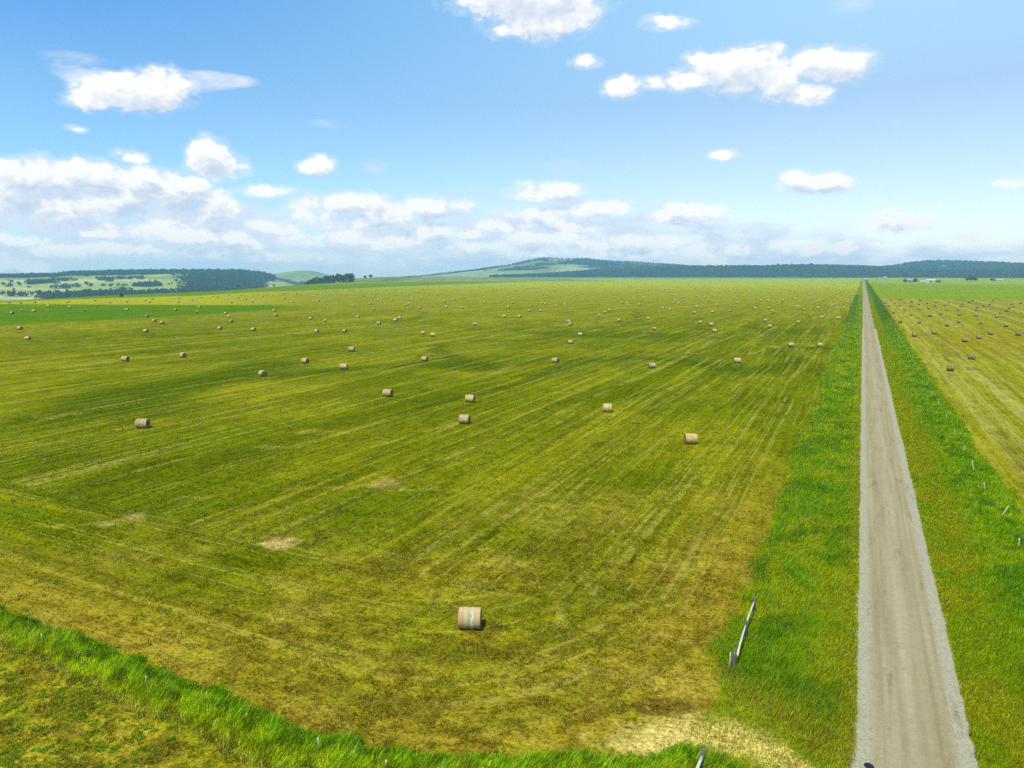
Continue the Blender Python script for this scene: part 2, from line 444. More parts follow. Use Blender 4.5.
    # --- bright green crop strip and its neighbours, far left
    def band(pts_lo, pts_hi, soft, taper=None):
        # between two survey lines, in depression terms
        v = np.stack([x, y, np.zeros_like(x)], -1) - CAM
        dd = np.maximum(v @ FW, 1e-3)
        u = 512 + F_PX * (v @ RT) / dd; w = 384 - F_PX * (v @ UP) / dd
        lo = np.interp(u, *zip(*pts_lo)); hi = np.interp(u, *zip(*pts_hi))
        ok = ((v @ FW) > 1) * (1.0 if taper is None else sstep(taper[0], taper[1], u))
        return sstep(-soft, soft, w - hi) * sstep(soft, -soft, w - lo) * ok
    nz = (midn - 0.5) * 1.2
    g1 = band([(-300, 336), (0, 325.5), (100, 320.5), (200, 314.5), (270, 310), (330, 307.5)], [(-300, 303), (0, 304), (320, 305)], 0.8, (335, 255))
    c = mixc(c, (0.066, 0.175, 0.002), g1 * np.clip(0.80 + 0.8 * (midn - 0.5), 0, 0.92))
    y2 = band([(-300, 303), (0, 304), (330, 305.5)], [(-300, 308), (0, 302), (60, 299.5), (130, 297.5), (200, 295.5), (256, 291.5), (330, 290), (331, 290)], 0.4, (335, 190))  
    c = mixc(c, (0.42, 0.40, 0.05), y2 * 0.7)
    g3 = band([(-300, 308), (0, 302), (60, 299.5), (130, 297.5), (200, 295.5), (256, 292), (330, 289.5), (400, 286.5), (480, 283.5), (560, 280.5), (600, 277)], [(-300, 260), (600, 260), (601, 280)], 0.4)
    c = mixc(c, (0.095, 0.20, 0.016), g3 * 0.85)
    g4 = band([(-300, 270), (330, 284), (420, 282.0), (520, 279.5), (900, 278.5)], [(-300, 250), (900, 250)], 0.3)
    c = mixc(c, (0.20, 0.28, 0.05), g4 * 0.9)
    detail = np.where(g1 + g3 > 0.5, 0.3, detail)
    # --- lower field beyond the grass strip (bottom left)
    below = sstep(0.3, -0.3, y - np.interp(x, STRIP_X, STRIP_BOT) + 0.8 * (sm - 0.5)) * sstep(2.0, 0.0, x)
    soil = mixc(one * np.array([0.36, 0.29, 0.06]), (0.22, 0.165, 0.045), sstep(0.45, 0.6, fbm(x / 1.2, y / 1.2, 4, 91)))
    soil = mixc(soil, (0.24, 0.27, 0.02), sstep(0.44, 0.58, fbm(x / 2.2, y / 2.2, 4, 95)) * 0.5)
    c = mixc(c, soil, below)
    dry = np.where(below > 0.5, 0.5, dry)
    # --- grass strip floor
    ins = sstep(0.3, -0.2, y - np.interp(x, STRIP_X, STRIP_TOP) + 0.8 * (sm - 0.5)) * (1 - below) * sstep(0.5, -0.5, x)
    c = mixc(c, (0.10, 0.15, 0.012), ins)
    # --- right-hand side of the road
    right = sstep(VERGE_R - 0.4, VERGE_R + 0.4, x + 1.0 * (sm - 0.5) + 0.8 * (midn - 0.5))
    rs = vnoise((x + 0.6 * (midn - 0.5)) / 1.6, x * 0, 101); rs2 = vnoise(x / 5.5, x * 0, 103)
    rc = mixc(one * np.array([0.26, 0.255, 0.04]), (0.38, 0.345, 0.25), sstep(0.5, 0.9, rs) * 0.8)
    rc = mixc(rc, (0.165, 0.175, 0.018), sstep(0.5, 0.85, rs2) * 0.6)
    rc = mixc(rc, (0.25, 0.21, 0.04), sstep(0.48, 0.62, big) * 0.5)
    rc = mixc(rc, (0.27, 0.27, 0.02), sstep(3.5, 0.5, x - VERGE_R) * 0.8)
    rfar = sstep(812, 818, y + 0.02 * x)
    rc = mixc(rc, mixc(one * np.array([0.19, 0.285, 0.014]), (0.23, 0.29, 0.02), sstep(0.45, 0.6, fbm(x / 200, y / 60, 3, 107))), rfar)
    rc = mixc(rc, (0.28, 0.35, 0.06), sstep(1900, 2200, y + 0.1 * x + 200 * (big - 0.5)) * 0.8)
    c = np.where((right > 0)[..., None], mixc(c, rc, right), c)
    dry = np.where(right > 0.5, 0.55 * sstep(300, 120, r), dry)
    # --- verges
    vl = sstep(VERGE_L - 0.3, VERGE_L + 0.3, x + 0.9 * (sm - 0.5) + 0.9 * (midn - 0.5)) * sstep(ROAD_R, ROAD_L, x) * sstep(30, 33, y)
    vcol = mixc(one * np.array([0.16, 0.25, 0.010]), (0.24, 0.29, 0.012), sstep(0.42, 0.6, midn) * 0.7)
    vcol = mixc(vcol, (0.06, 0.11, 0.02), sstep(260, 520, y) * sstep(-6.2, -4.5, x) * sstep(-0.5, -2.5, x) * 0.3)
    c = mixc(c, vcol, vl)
    vr = sstep(ROAD_L, ROAD_R, x) * (1 - right)
    vcr = mixc(one * np.array([0.15, 0.185, 0.012]), (0.075, 0.135, 0.010), sstep(9.0, 12.0, x + 2 * (midn - 0.5)))
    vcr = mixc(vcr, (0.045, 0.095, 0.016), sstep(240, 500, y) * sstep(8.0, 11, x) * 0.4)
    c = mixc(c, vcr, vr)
    gone = np.clip(vl + vr, 0, 1)
    dry = dry * (1 - gone)
    # raked straw on the way in from the road
    for px, py, rx, ry, ang, k in ((690, 738, 3.6, 1.5, 0.45, 0.95), (752, 748, 2.6, 1.0, -0.05, 0.85), (640, 744, 2.4, 1.0, 0.5, 0.85), (785, 760, 2.2, 0.8, 0.0, 0.7)):
        d = ell(px, py, rx, ry, ang)(x, y) + 1.2 * (fbm(x / 0.9, y / 0.9, 4, 23) - 0.5) + 0.8 * (sm - 0.5)
        m = sstep(1.45, 0.25, d) * k
        c = mixc(c, (0.66, 0.52, 0.52), m)
    # far valley and open plain
    e = np.interp(y, EDGE_Y, EDGE_X)
    val = sstep(0, 60, e - x)
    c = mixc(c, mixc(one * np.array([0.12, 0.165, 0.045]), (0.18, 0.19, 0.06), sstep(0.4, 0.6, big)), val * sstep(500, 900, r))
    return c, np.clip(dry, 0, 1), detail

# ------------------------------------------------------------------ ground mesh (one sheet to the horizon)
view_az = math.degrees(-YAW)
az = np.concatenate([np.arange(-180, view_az - 52, 6.0), np.arange(view_az - 52, view_az + 52, 0.105), np.arange(view_az + 52, 180.01, 6.0)])
az[-1] = 180.0
dep = np.concatenate([np.array([0.075, 0.10]), np.arange(0.12, 3.2, 0.04), np.arange(3.2, 42, 0.085), np.arange(42, 89.5, 2.5)])[::-1]
rr = CAM_H / np.tan(np.radians(dep))
A, R = np.meshgrid(np.radians(az), rr)
gx, gy = R * np.sin(A), R * np.cos(A)
gz = ground_h(gx, gy)
s_ = field_s(gx, gy)
fade = sstep(170, 60, R)
clod = (fbm(gx / 0.55, gy / 0.55, 3, 201) - 0.5) * 0.13 + (fbm(gx / 1.8, gy / 1.8, 3, 203) - 0.5) * 0.16
on_road = sstep(ROAD_L - 0.8, ROAD_L + 0.3, gx) * sstep(ROAD_R + 0.8, ROAD_R - 0.3, gx)
gz = gz + clod * fade * (1 - on_road) - 0.25 * on_road + ditch(gx) * sstep(600, 300, R)
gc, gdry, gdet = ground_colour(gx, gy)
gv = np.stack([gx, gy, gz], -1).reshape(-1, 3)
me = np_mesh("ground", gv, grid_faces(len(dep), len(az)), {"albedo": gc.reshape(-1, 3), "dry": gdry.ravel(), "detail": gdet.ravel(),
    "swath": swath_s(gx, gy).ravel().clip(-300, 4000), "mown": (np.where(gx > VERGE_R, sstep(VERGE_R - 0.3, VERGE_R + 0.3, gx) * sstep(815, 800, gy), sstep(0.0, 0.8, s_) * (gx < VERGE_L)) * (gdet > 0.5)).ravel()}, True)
ground = tag(link_mesh("ground", me, M_GROUND), kind="structure")

def surf(x, y):
    x = np.asarray(x, float); y = np.asarray(y, float)
    r = np.hypot(x, y)
    z = ground_h(x, y)
    z = z + ((fbm(x / 0.55, y / 0.55, 3, 201) - 0.5) * 0.13 + (fbm(x / 1.8, y / 1.8, 3, 203) - 0.5) * 0.16) * sstep(170, 60, r)
    return z + ditch(x) * sstep(600, 300, r)

# ------------------------------------------------------------------ gravel road
ys = np.concatenate([np.arange(-40, 30, 2.0), np.arange(30, 120, 0.16), np.arange(120, 400, 0.8), np.arange(400, 3780, 12.0)])
us = np.array([0, 0.012, 0.03, 0.06, 0.12, 0.22, 0.35, 0.5, 0.65, 0.78, 0.88, 0.94, 0.97, 0.988, 1.0])
jl = (fbm(ys / 0.5, ys * 0, 3, 301) - 0.5) * 0.34 + (fbm(ys / 6, ys * 0, 3, 303) - 0.5) * 0.45
jr = (fbm(ys / 0.5, ys * 0 + 5, 3, 305) - 0.5) * 0.34 + (fbm(ys / 6, ys * 0 + 5, 3, 307) - 0.5) * 0.45
narrow = sstep(352, 356, ys)
xl = ROAD_L + jl + 0.35 * narrow; xr = ROAD_R + jr - 0.6 * narrow
rx = xl[:, None] + (xr - xl)[:, None] * us
prof = np.array([-0.30, -0.06, 0.03, 0.06, 0.065, 0.10, 0.125, 0.14, 0.125, 0.10, 0.065, 0.06, 0.03, -0.06, -0.30])
rz = np.repeat(prof[None], len(ys), 0) + (fbm(rx / 0.3, np.repeat(ys[:, None], len(us), 1) / 0.3, 2, 309) - 0.5) * 0.02
rv = np.stack([rx, np.repeat(ys[:, None], len(us), 1), rz], -1).reshape(-1, 3)
road = tag(link_mesh("gravel_road", np_mesh("gravel_road", rv, grid_faces(len(ys), len(us)), None, True), M_ROAD), kind="structure")

# ------------------------------------------------------------------ grass blades
def blades(name, x, y, h, w, lean, col, mat, z0=None, wind=(0.25, 0.1)):
    n = len(x)
    z = surf(x, y) - 0.04 if z0 is None else z0
    th = RNG.uniform(0, 2 * PI, n)
    dx, dy = np.cos(th), np.sin(th)
    ph = RNG.uniform(0, 2 * PI, n); L = lean * RNG.uniform(0.3, 1.2, n) * h
    lx = np.cos(ph) * L + wind[0] * h; ly = np.sin(ph) * L + wind[1] * h
    base = np.stack([x, y, z], 1); side = np.stack([dx, dy, 0 * x], 1) * (w / 2)[:, None]
    mid = base + np.stack([lx * 0.35, ly * 0.35, h * 0.6], 1)
    tip = base + np.stack([lx, ly, h], 1)
    V = np.stack([base - side, base + side, mid + side * 0.85, mid - side * 0.85, tip], 1).reshape(-1, 3)
    o = (np.arange(n) * 5)[:, None, None]
    Fc = (np.array([[0, 1, 2], [0, 2, 3], [3, 2, 4]])[None] + o).reshape(-1, 3)
    C = np.repeat(col, 5, 0)
    return link_mesh(name, np_mesh(name, V, Fc, {"albedo": C}), mat)

def scatter(x0, x1, y0, y1, n_near, d0, cap=1.0):
    """points thinning out as 1/d^2 beyond d0 along y"""
    area_near = (x1 - x0) * max(min(y1, d0) - y0, 0)
    n1 = int(area_near * n_near)
    pts = [np.stack([RNG.uniform(x0, x1, n1), RNG.uniform(y0, max(min(y1, d0), y0 + 1e-6), n1)], 1)]
    a = max(y0, d0)
    if y1 > a:
        tot = (x1 - x0) * n_near * d0 * d0 * (1 / a - 1 / y1); n2 = int(tot)
        u = RNG.uniform(0, 1, n2); yy = 1 / (1 / a - u * (1 / a - 1 / y1))
        pts.append(np.stack([RNG.uniform(x0, x1, n2), yy], 1))
    return np.concatenate(pts)

def grass_cols(n, base, var, x, y, seed):
    k = RNG.normal(1, var, n).clip(0.45, 1.7)
    c = np.asarray(base, float)[None] * k[:, None]
    return c

def verge(name, x0, x1, y0, y1, dens, hfun, cfun):
    p = scatter(x0, x1, y0, y1, dens, 55)
    x, y = p[:, 0], p[:, 1]
    h, keep = hfun(x, y)
    ok = RNG.uniform(0, 1, len(x)) < keep
    x, y, h = x[ok], y[ok], h[ok]
    d = np.hypot(y, CAM_H)
    w = 0.028 * np.maximum(d / 45, 0.8) * RNG.uniform(0.6, 1.4, len(x))
    h = h * RNG.uniform(0.6, 1.25, len(x)) * np.where(RNG.uniform(0, 1, len(x)) > 0.94, 1.5, 1.0)
    o = blades(name, x, y, h, w, 0.35, cfun(x, y), M_GRASS)
    return tag(o, kind="stuff")

def left_h(x, y):
    m = fbm(x / 2.2, y / 2.2, 4, 401); big_ = fbm(x / 9, y / 9, 3, 403)
    h = 0.36 + 0.26 * sstep(0.3, 0.7, m)
    nr = sstep(1.5, -0.2, x)               # shorter beside the road
    h = h * (0.35 + 0.65 * nr)
    track = sstep(36.5, 41.5, y + 0.55 * (x + 3) + 2 * (m - 0.5))   # trodden at the way in
    keep = (0.25 + 0.75 * track) * sstep(0.1, 0.35, m + 0.15)
    edge = sstep(VERGE_L - 1.1, VERGE_L + 0.9, x + 2.4 * (big_ - 0.5) + 1.2 * (m - 0.5)); h = h * (0.35 + 0.65 * edge)
    return h * (0.45 + 0.55 * track) * (1 + 0.35 * sstep(280, 520, y) * sstep(-1, -3, x)), keep * edge
def left_c(x, y):
    n = len(x); m = fbm(x / 3.2, y / 5, 4, 405)
    c = mixc(np.ones((n, 3)) * [0.22, 0.36, 0.004], (0.33, 0.39, 0.005), sstep(0.42, 0.62, m))
    c = mixc(c, (0.12, 0.25, 0.006), sstep(0.52, 0.66, fbm(x / 2, y / 3, 3, 407)) * 0.7)
    c = mixc(c, (0.42, 0.36, 0.02), sstep(41, 36, y + 0.5 * x) * 0.75)
    c = mixc(c, (0.34, 0.33, 0.01), sstep(-0.3, 0.8, x) * 0.6)
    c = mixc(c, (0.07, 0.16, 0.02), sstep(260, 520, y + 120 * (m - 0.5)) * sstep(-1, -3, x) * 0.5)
    c = mixc(c, (0.30, 0.26, 0.06), RNG.uniform(0, 1, n) > 0.94)
    return 1.12 * c * RNG.normal(1, 0.32, n).clip(0.35, 1.8)[:, None]
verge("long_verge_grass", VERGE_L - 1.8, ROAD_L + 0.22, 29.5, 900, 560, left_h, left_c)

def right_h(x, y):
    m = fbm(x / 1.8, y / 1.8, 4, 411); big_ = fbm(x / 7, y / 7, 3, 413)
    lush = sstep(9.2, 12.0, x + 2 * (big_ - 0.5))
    h = (0.16 + 0.14 * m) * (1 - lush) + lush * (0.34 + 0.34 * sstep(0.4, 0.7, m))
    edge = sstep(VERGE_R + 0.9, VERGE_R - 1.0, x + 2.2 * (big_ - 0.5) + 1.2 * (m - 0.5)); h = h * (0.35 + 0.65 * edge)
    return h * (1 + 0.35 * sstep(260, 500, y) * lush), edge * (0.6 + 0.4 * lush)
def right_c(x, y):
    n = len(x); m = fbm(x / 2.6, y / 4, 4, 415)
    lush = sstep(9.0, 12.0, x + 2 * (fbm(x / 7, y / 7, 3, 413) - 0.5))
    a = mixc(np.ones((n, 3)) * [0.26, 0.34, 0.006], (0.34, 0.34, 0.008), sstep(0.45, 0.62, m))
    b = mixc(np.ones((n, 3)) * [0.21, 0.35, 0.005], (0.28, 0.39, 0.006), sstep(0.42, 0.6, m))
    b = mixc(b, (0.11, 0.24, 0.008), sstep(0.54, 0.66, fbm(x / 1.3, y / 2.2, 3, 417)) * 0.7)
    c = a * (1 - lush[:, None]) + b * lush[:, None]
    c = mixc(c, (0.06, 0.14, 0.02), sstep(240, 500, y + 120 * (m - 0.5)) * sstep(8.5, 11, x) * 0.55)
    return 1.12 * c * RNG.normal(1, 0.30, n).clip(0.35, 1.8)[:, None]
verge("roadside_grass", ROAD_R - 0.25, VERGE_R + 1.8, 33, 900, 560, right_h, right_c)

# tall strip along the cross fence
def strip_blades():
    x = RNG.uniform(-66, -0.5, 190000)
    top = np.interp(x, STRIP_X, STRIP_TOP); bot = np.interp(x, STRIP_X, STRIP_BOT)
    u = (RNG.uniform(0, 1, len(x)) + RNG.uniform(-0.14, 0.14, len(x))).clip(-0.1, 1.12)
    m = fbm(x / 1.5, u * 3, 4, 421)
    y = bot + (top - bot) * u + 1.3 * (fbm(x / 1.4, x * 0, 3, 423) - 0.5)
    ok = (m > 0.33) | (RNG.uniform(0, 1, len(x)) < 0.35)
    x, y, u, m = x[ok], y[ok], u[ok], m[ok]
    n = len(x)
    h = (0.55 + 0.40 * sstep(0.3, 0.65, m)) * (0.30 + 0.70 * np.sin(PI * u.clip(0.02, 0.98))) * RNG.uniform(0.6, 1.2, n)
    h *= 0.55 + 0.45 * sstep(-2, -5.5, x)
    w = RNG.uniform(0.022, 0.05, n)
    c = mixc(np.ones((n, 3)) * [0.26, 0.42, 0.005], (0.42, 0.50, 0.008), sstep(0.75, 0.15, u + 0.4 * (m - 0.5)))  # near face of the strip lightened as if sunlit
    c = mixc(c, (0.12, 0.29, 0.006), sstep(0.55, 0.85, u + 0.5 * (m - 0.5)) * 0.55)  # back of the strip darkened in blade colour, standing for shade
    c = mixc(c, (0.46, 0.38, 0.05), sstep(0.14, 0.0, u) * 0.7)
    c = mixc(c, (0.48, 0.44, 0.10), (RNG.uniform(0, 1, n) > 0.93) * 0.8)
    h = h * np.where(RNG.uniform(0, 1, n) > 0.92, 1.45, 1.0); w = w * np.where(RNG.uniform(0, 1, n) > 0.9, 1.7, 1.0)
    c = 1.12 * c * RNG.normal(1, 0.34, n).clip(0.3, 1.9)[:, None] * (0.75 + 0.5 * sstep(0.35, 0.6, fbm(x / 0.45, y / 0.45, 3, 425)))[:, None]
    return tag(blades("fence_line_grass", x, y, h, w, 0.28, c, M_GRASS, wind=(0.30, 0.05)), kind="stuff")
strip_blades()

# short stubble and straw lying in the mown field near the corner
def stubble():
    n0 = 720000
    r = 1 / RNG.uniform(1 / 150.0, 1 / 24.0, n0); a = np.radians(RNG.uniform(view_az - 48, view_az + 40, n0))
    x, y = r * np.sin(a), r * np.cos(a)
    s = field_s(x, y)
    clump = fbm(x / 0.7, y / 0.7, 3, 431)
    low = (y < np.interp(x, STRIP_X, STRIP_BOT)) & (x < -1)
    ok = ((s > 0.1) | low) & (RNG.uniform(0, 1, n0) < 0.15 + 0.85 * sstep(0.42, 0.6, clump))
    x, y, s, r, clump = x[ok], y[ok], s[ok], r[ok], clump[ok]
    n = len(x)
    base, dry, _ = ground_colour(x, y)
    h = RNG.uniform(0.05, 0.19, n) * (0.6 + 1.0 * sstep(0.45, 0.7, clump))
    w = 0.035 * np.maximum(r / 45, 0.8) * RNG.uniform(0.7, 1.5, n)
    c = base * [0.85, 0.86, 0.25] * RNG.normal(1.1, 0.48, n).clip(0.25, 2.4)[:, None]
    c = mixc(c, (0.20, 0.24, 0.005), (RNG.uniform(0, 1, n) < 0.35) * 0.7)
    c = mixc(c, (0.56, 0.47, 0.045), (RNG.uniform(0, 1, n) < 0.16 * (0.4 + dry)) * 0.8)
    return tag(blades("mown_stubble", x, y, h, w, 1.1, c, M_GRASS, wind=(0.1, 0.0)), kind="stuff")
stubble()

# low leafy plants in the lower field
def low_plants():
    n_c = 3400
    x = RNG.uniform(-64, -12, n_c); y = RNG.uniform(10.5, 29, n_c)
    bot = np.interp(x, STRIP_X, STRIP_BOT)
    ok = (y < bot + 0.2) & (fbm(x / 3, y / 3, 3, 441) + RNG.uniform(-0.12, 0.12, n_c) > 0.46)
    x, y = x[ok], y[ok]; n = len(x); k = 60
    rad = RNG.uniform(0.10, 0.34, n)
    th = RNG.uniform(0, 2 * PI, (n, k)); q = np.sqrt(RNG.uniform(0, 1, (n, k)))
    px = (x[:, None] + rad[:, None] * q * np.cos(th)).ravel(); py = (y[:, None] + rad[:, None] * q * np.sin(th)).ravel()
    h = (0.05 + 0.20 * (1 - q * q) * (rad[:, None] / 0.4)).ravel() * RNG.uniform(0.7, 1.3, n * k)
    col = mixc(np.ones((n, 3)) * [0.12, 0.25, 0.010], (0.26, 0.34, 0.012), RNG.uniform(0, 1, n))
    c = np.repeat(col, k, 0) * RNG.normal(1, 0.2, n * k).clip(0.5, 1.6)[:, None]
    return tag(blades("leafy_ground_cover", px, py, h, RNG.uniform(0.03, 0.065, n * k), 0.9, c, M_LEAF, wind=(0.05, 0)), kind="stuff")
low_plants()

# ------------------------------------------------------------------ hills
def hill(name, x0, x1, rings, colour, step=1.5, noise_amp=0.0):
    """rings: list of (distance, [(x, y) profile]) outward; builds a solid ridge of terrain"""
    xs = np.arange(x0, x1 + 0.01, step)
    Rs = np.array([q[0] for q in rings])
    Z = []
    dirs = np.array([ray(u, HORIZON) for u in xs]); hd = dirs[:, :2] / np.linalg.norm(dirs[:, :2], axis=1)[:, None]
    for Rk, prof in rings:
        if isinstance(prof, (int, float)): Z.append(np.full(len(xs), float(prof)))
        else:
            yy = np.interp(xs, *zip(*prof)); Z.append(np.array([rp(u, v, Rk)[2] for u, v in zip(xs, yy)]))
    Z = np.array(Z)
    RR = []
    for a, b_ in zip(Rs[:-1], Rs[1:]):
        RR += list(np.linspace(a, b_, max(3, int((b_ - a) / 60)), endpoint=False))
    RR = np.array(RR + [Rs[-1]])
    # smooth interpolation between rings
    idx = np.clip(np.searchsorted(Rs, RR, side="right") - 1, 0, len(Rs) - 2)
    tt = (RR - Rs[idx]) / (Rs[idx + 1] - Rs[idx])
    ZZ = Z[idx] * (1 - tt[:, None]) + Z[idx + 1] * tt[:, None]
    for _ in range(3):
        ZZ[1:-1] = 0.25 * ZZ[:-2] + 0.5 * ZZ[1:-1] + 0.25 * ZZ[2:]
    X = RR[:, None] * hd[None, :, 0]; Y = RR[:, None] * hd[None, :, 1]
    ZZ = ZZ + noise_amp * (fbm(X / 180, Y / 180, 4, 501) - 0.5) * sstep(Rs[0], Rs[1], RR)[:, None]
    c = colour(np.repeat(xs[None], len(RR), 0), np.repeat(RR[:, None], len(xs), 1), X, Y)
    o = link_mesh(name, np_mesh(name, np.stack([X, Y, ZZ], -1).reshape(-1, 3), grid_faces(len(RR), len(xs)), {"albedo": c.reshape(-1, 3)}, True), M_HILL)
    tag(o, kind="structure")
    def height(u, R_):
        i = np.interp(u, xs, np.arange(len(xs))); j = np.interp(R_, RR, np.arange(len(RR)))
        i0 = np.clip(np.floor(i).astype(int), 0, len(xs) - 2); j0 = np.clip(np.floor(j).astype(int), 0, len(RR) - 2)
        fi, fj = i - i0, j - j0
        z = (ZZ[j0, i0] * (1 - fi) + ZZ[j0, i0 + 1] * fi) * (1 - fj) + (ZZ[j0 + 1, i0] * (1 - fi) + ZZ[j0 + 1, i0 + 1] * fi) * fj
        hx = np.interp(u, xs, hd[:, 0]); hy = np.interp(u, xs, hd[:, 1]); q = np.hypot(hx, hy)
        return np.stack([R_ * hx / q, R_ * hy / q, z], -1)
    return height

def meadow(base, alt, wood=None, woodc=(0.03, 0.06, 0.025)):
    def f(u, R_, X, Y):
        c = mixc(np.ones(X.shape + (3,)) * np.asarray(base), alt, sstep(0.42, 0.58, fbm(X / 260, Y / 260, 4, 511)))
        c = mixc(c, np.asarray(base) * 0.6, sstep(0.52, 0.66, fbm(X / 420 + 5, Y / 420, 5, 513)) * 0.8)
        if wood is not None: c = mixc(c, woodc, wood(u, R_, X, Y))
        return c
    return f

def left_wood(u, R_, X, Y):
    R_ = R_ / 1.5
    n = fbm(X / 240, Y / 240, 4, 521)
    top = sstep(3180, 3300, R_ + 260 * (n - 0.5)) * sstep(-260, 5, u) * np.where(u < 62, 1, 1)
    slope = sstep(182, 205, u + 60 * (n - 0.5)) * sstep(2250, 2400, R_ + 100 * (n - 0.5)) * sstep(272, 255, u + 8 * (n - 0.5))
    band = sstep(30, 48, u) * sstep(200, 185, u) * sstep(1960, 2000, R_ + 60 * (n - .5)) * sstep(2260, 2180, R_ + 0.9 * (u - 100) * -1 + 60 * (n - 0.5))
    low = sstep(178, 192, u) * sstep(1900, 1960, R_) * sstep(2500, 2300, R_)
    clump = 0
    for cu, cr, du, dr in ((40, 2830, 11, 60), (31, 2760, 5, 40), (105, 2950, 9, 60), (120, 3000, 5, 35), (148, 2620, 17, 70), (186, 2850, 5, 60), (140, 2980, 4, 40), (75, 2560, 5, 14), (60, 2480, 8, 14), (15, 2120, 14, 16)):
        clump = np.maximum(clump, sstep(1.2, 0.8, np.hypot((u - cu) / du, (R_ - cr) / dr) + 0.8 * (n - 0.5)))
    scrub = sstep(0.72, 0.77, fbm(X / 90, Y / 90, 4, 523) + 0.10 * (fbm(X / 500, Y / 500, 2, 525) - 0.5)) * sstep(1950, 2300, R_)
    return np.clip(np.maximum.reduce([top, slope, band, low, clump + 0 * u, scrub]), 0, 1)

H_LEFT = hill("far_hill", -260, 335, [(2175, -125.0), (2700, -105.0), (2925, [(-260, 301), (335, 300)]), (3900, [(-260, 287), (200, 286), (335, 296)]),
    (4725, [(-260, 279), (0, 279), (60, 278), (190, 275), (240, 276), (285, 284), (335, 296)]),
    (5325, [(-260, 277.5), (0, 275.6), (58, 274.6), (66, 272.6), (140, 270.8), (200, 270.6), (240, 270.4), (262, 272.8), (285, 279), (300, 283), (335, 292)]),
    (6150, -125.0)], meadow((0.26, 0.32, 0.06), (0.40, 0.39, 0.11), left_wood), noise_amp=5)
def green_wood(u, R_, X, Y):
    n = fbm(X / 200, Y / 200, 4, 531)
    return sstep(0.50, 0.56, n + 0.35 * sstep(5900, 5150, R_) - 0.25 * sstep(5700, 6100, R_) - 0.1)
H_GREEN = hill("far_hill", 215, 352, [(4900, -125.0), (5150, [(215, 290), (352, 292)]), (6100, [(215, 279), (250, 276), (270, 273.3), (288, 270.5), (300, 268.9), (310, 269), (318, 270.5), (330, 274), (345, 279), (352, 284)]),
    (6900, -125.0)], meadow((0.15, 0.22, 0.06), (0.19, 0.26, 0.08), green_wood), noise_amp=6)
def knoll_wood(u, R_, X, Y): return sstep(303, 309, u) * sstep(354, 351, u) * sstep(2330, 2370, R_)
H_KNOLL = hill("low_rise", 285, 620, [(2150, -125.0), (2300, [(285, 291), (310, 285.4), (350, 283), (450, 281), (620, 281)]), (2600, [(285, 290), (305, 285.5), (316, 281), (330, 277.8), (340, 276.2), (352, 275.8), (356, 276.4), (375, 275.0), (420, 274.6), (470, 275.2), (520, 276.5), (560, 278.5), (620, 281)]),
    (3100, -125.0)], meadow((0.125, 0.175, 0.045), (0.17, 0.21, 0.06), None), noise_amp=2)
def bald_wood(u, R_, X, Y):
    n = fbm(X / 420, Y / 300, 4, 541)
    return np.clip(sstep(7820, 7900, R_ + 260 * (n - 0.5)) + sstep(0.53, 0.58, n) * sstep(6900, 6000, R_ - 700 * (n - 0.5)) + sstep(600, 700, u + 200 * (n - .5)) + sstep(0.53, 0.57, n), 0, 1)
H_BALD = hill("bald_hill", 395, 790, [(5200, -125.0), (5500, [(395, 278.4), (790, 278.4)]), (6600, [(395, 279), (430, 276), (520, 269.5), (560, 267.5), (640, 268.5), (790, 274)]), (8000, [(395, 281), (420, 276.6), (450, 273), (480, 269.3), (510, 264.8), (526, 260.8), (538, 258.3), (545, 257.6), (558, 258.8), (572, 258.3), (585, 258.6), (612, 261.3), (640, 262.6), (690, 266), (790, 272)]),
    (9000, -125.0)], meadow((0.20, 0.26, 0.08), (0.27, 0.32, 0.11), bald_wood), noise_amp=14)
def all_wood(u, R_, X, Y): return np.ones_like(u)
H_FRONT = hill("forest_ridge", 470, 1240, [(5060, -125.0), (5200, [(470, 277.9), (1240, 277.7)]), (5600, [(470, 279), (520, 277), (560, 275.5), (640, 272.5), (800, 271.5), (900, 273), (1240, 273)]), (6200, [(470, 279), (505, 277.6), (540, 275.5), (580, 272.2), (620, 268.8), (680, 267.2), (740, 266.9), (790, 265.8), (830, 266.2), (870, 268.4), (900, 270.2), (960, 272), (1240, 272)]),
    (6900, -125.0)], meadow((0.03, 0.06, 0.025), (0.035, 0.07, 0.03)), noise_amp=12)
def right_wood(u, R_, X, Y):
    n = fbm(X / 300, Y / 300, 4, 551)
    return 1 - sstep(0.60, 0.65, n) * sstep(940, 960, u) * 0 - sstep(1.2, 0.7, np.hypot((u - 945) / 12, (R_ - 7000) / 200) + 1.4 * (n - 0.5)) * 0.9
H_RIGHT = hill("forest_hill", 820, 1240, [(5900, -125.0), (6300, [(820, 276), (1240, 276)]), (7000, [(820, 274), (880, 270), (940, 267), (1240, 270)]), (7600, [(820, 274), (850, 271.5), (870, 269.6), (885, 267.8), (905, 264.2), (928, 261.6), (950, 261.6), (1000, 263.6), (1024, 264.6), (1100, 267), (1240, 270)]),
    (8400, -125.0)], meadow((0.10, 0.13, 0.06), (0.16, 0.17, 0.09), right_wood), noise_amp=14)
H_PALE = hill("distant_ridge", 560, 1240, [(7900, -125.0), (8900, [(560, 272), (640, 269), (700, 267), (770, 264.2), (800, 262.3), (850, 262.4), (890, 265), (950, 268), (1000, 265.4), (1024, 262.4), (1080, 260.6), (1240, 262)]), (9500, -125.0)], meadow((0.04, 0.075, 0.03), (0.06, 0.09, 0.04)), noise_amp=20)

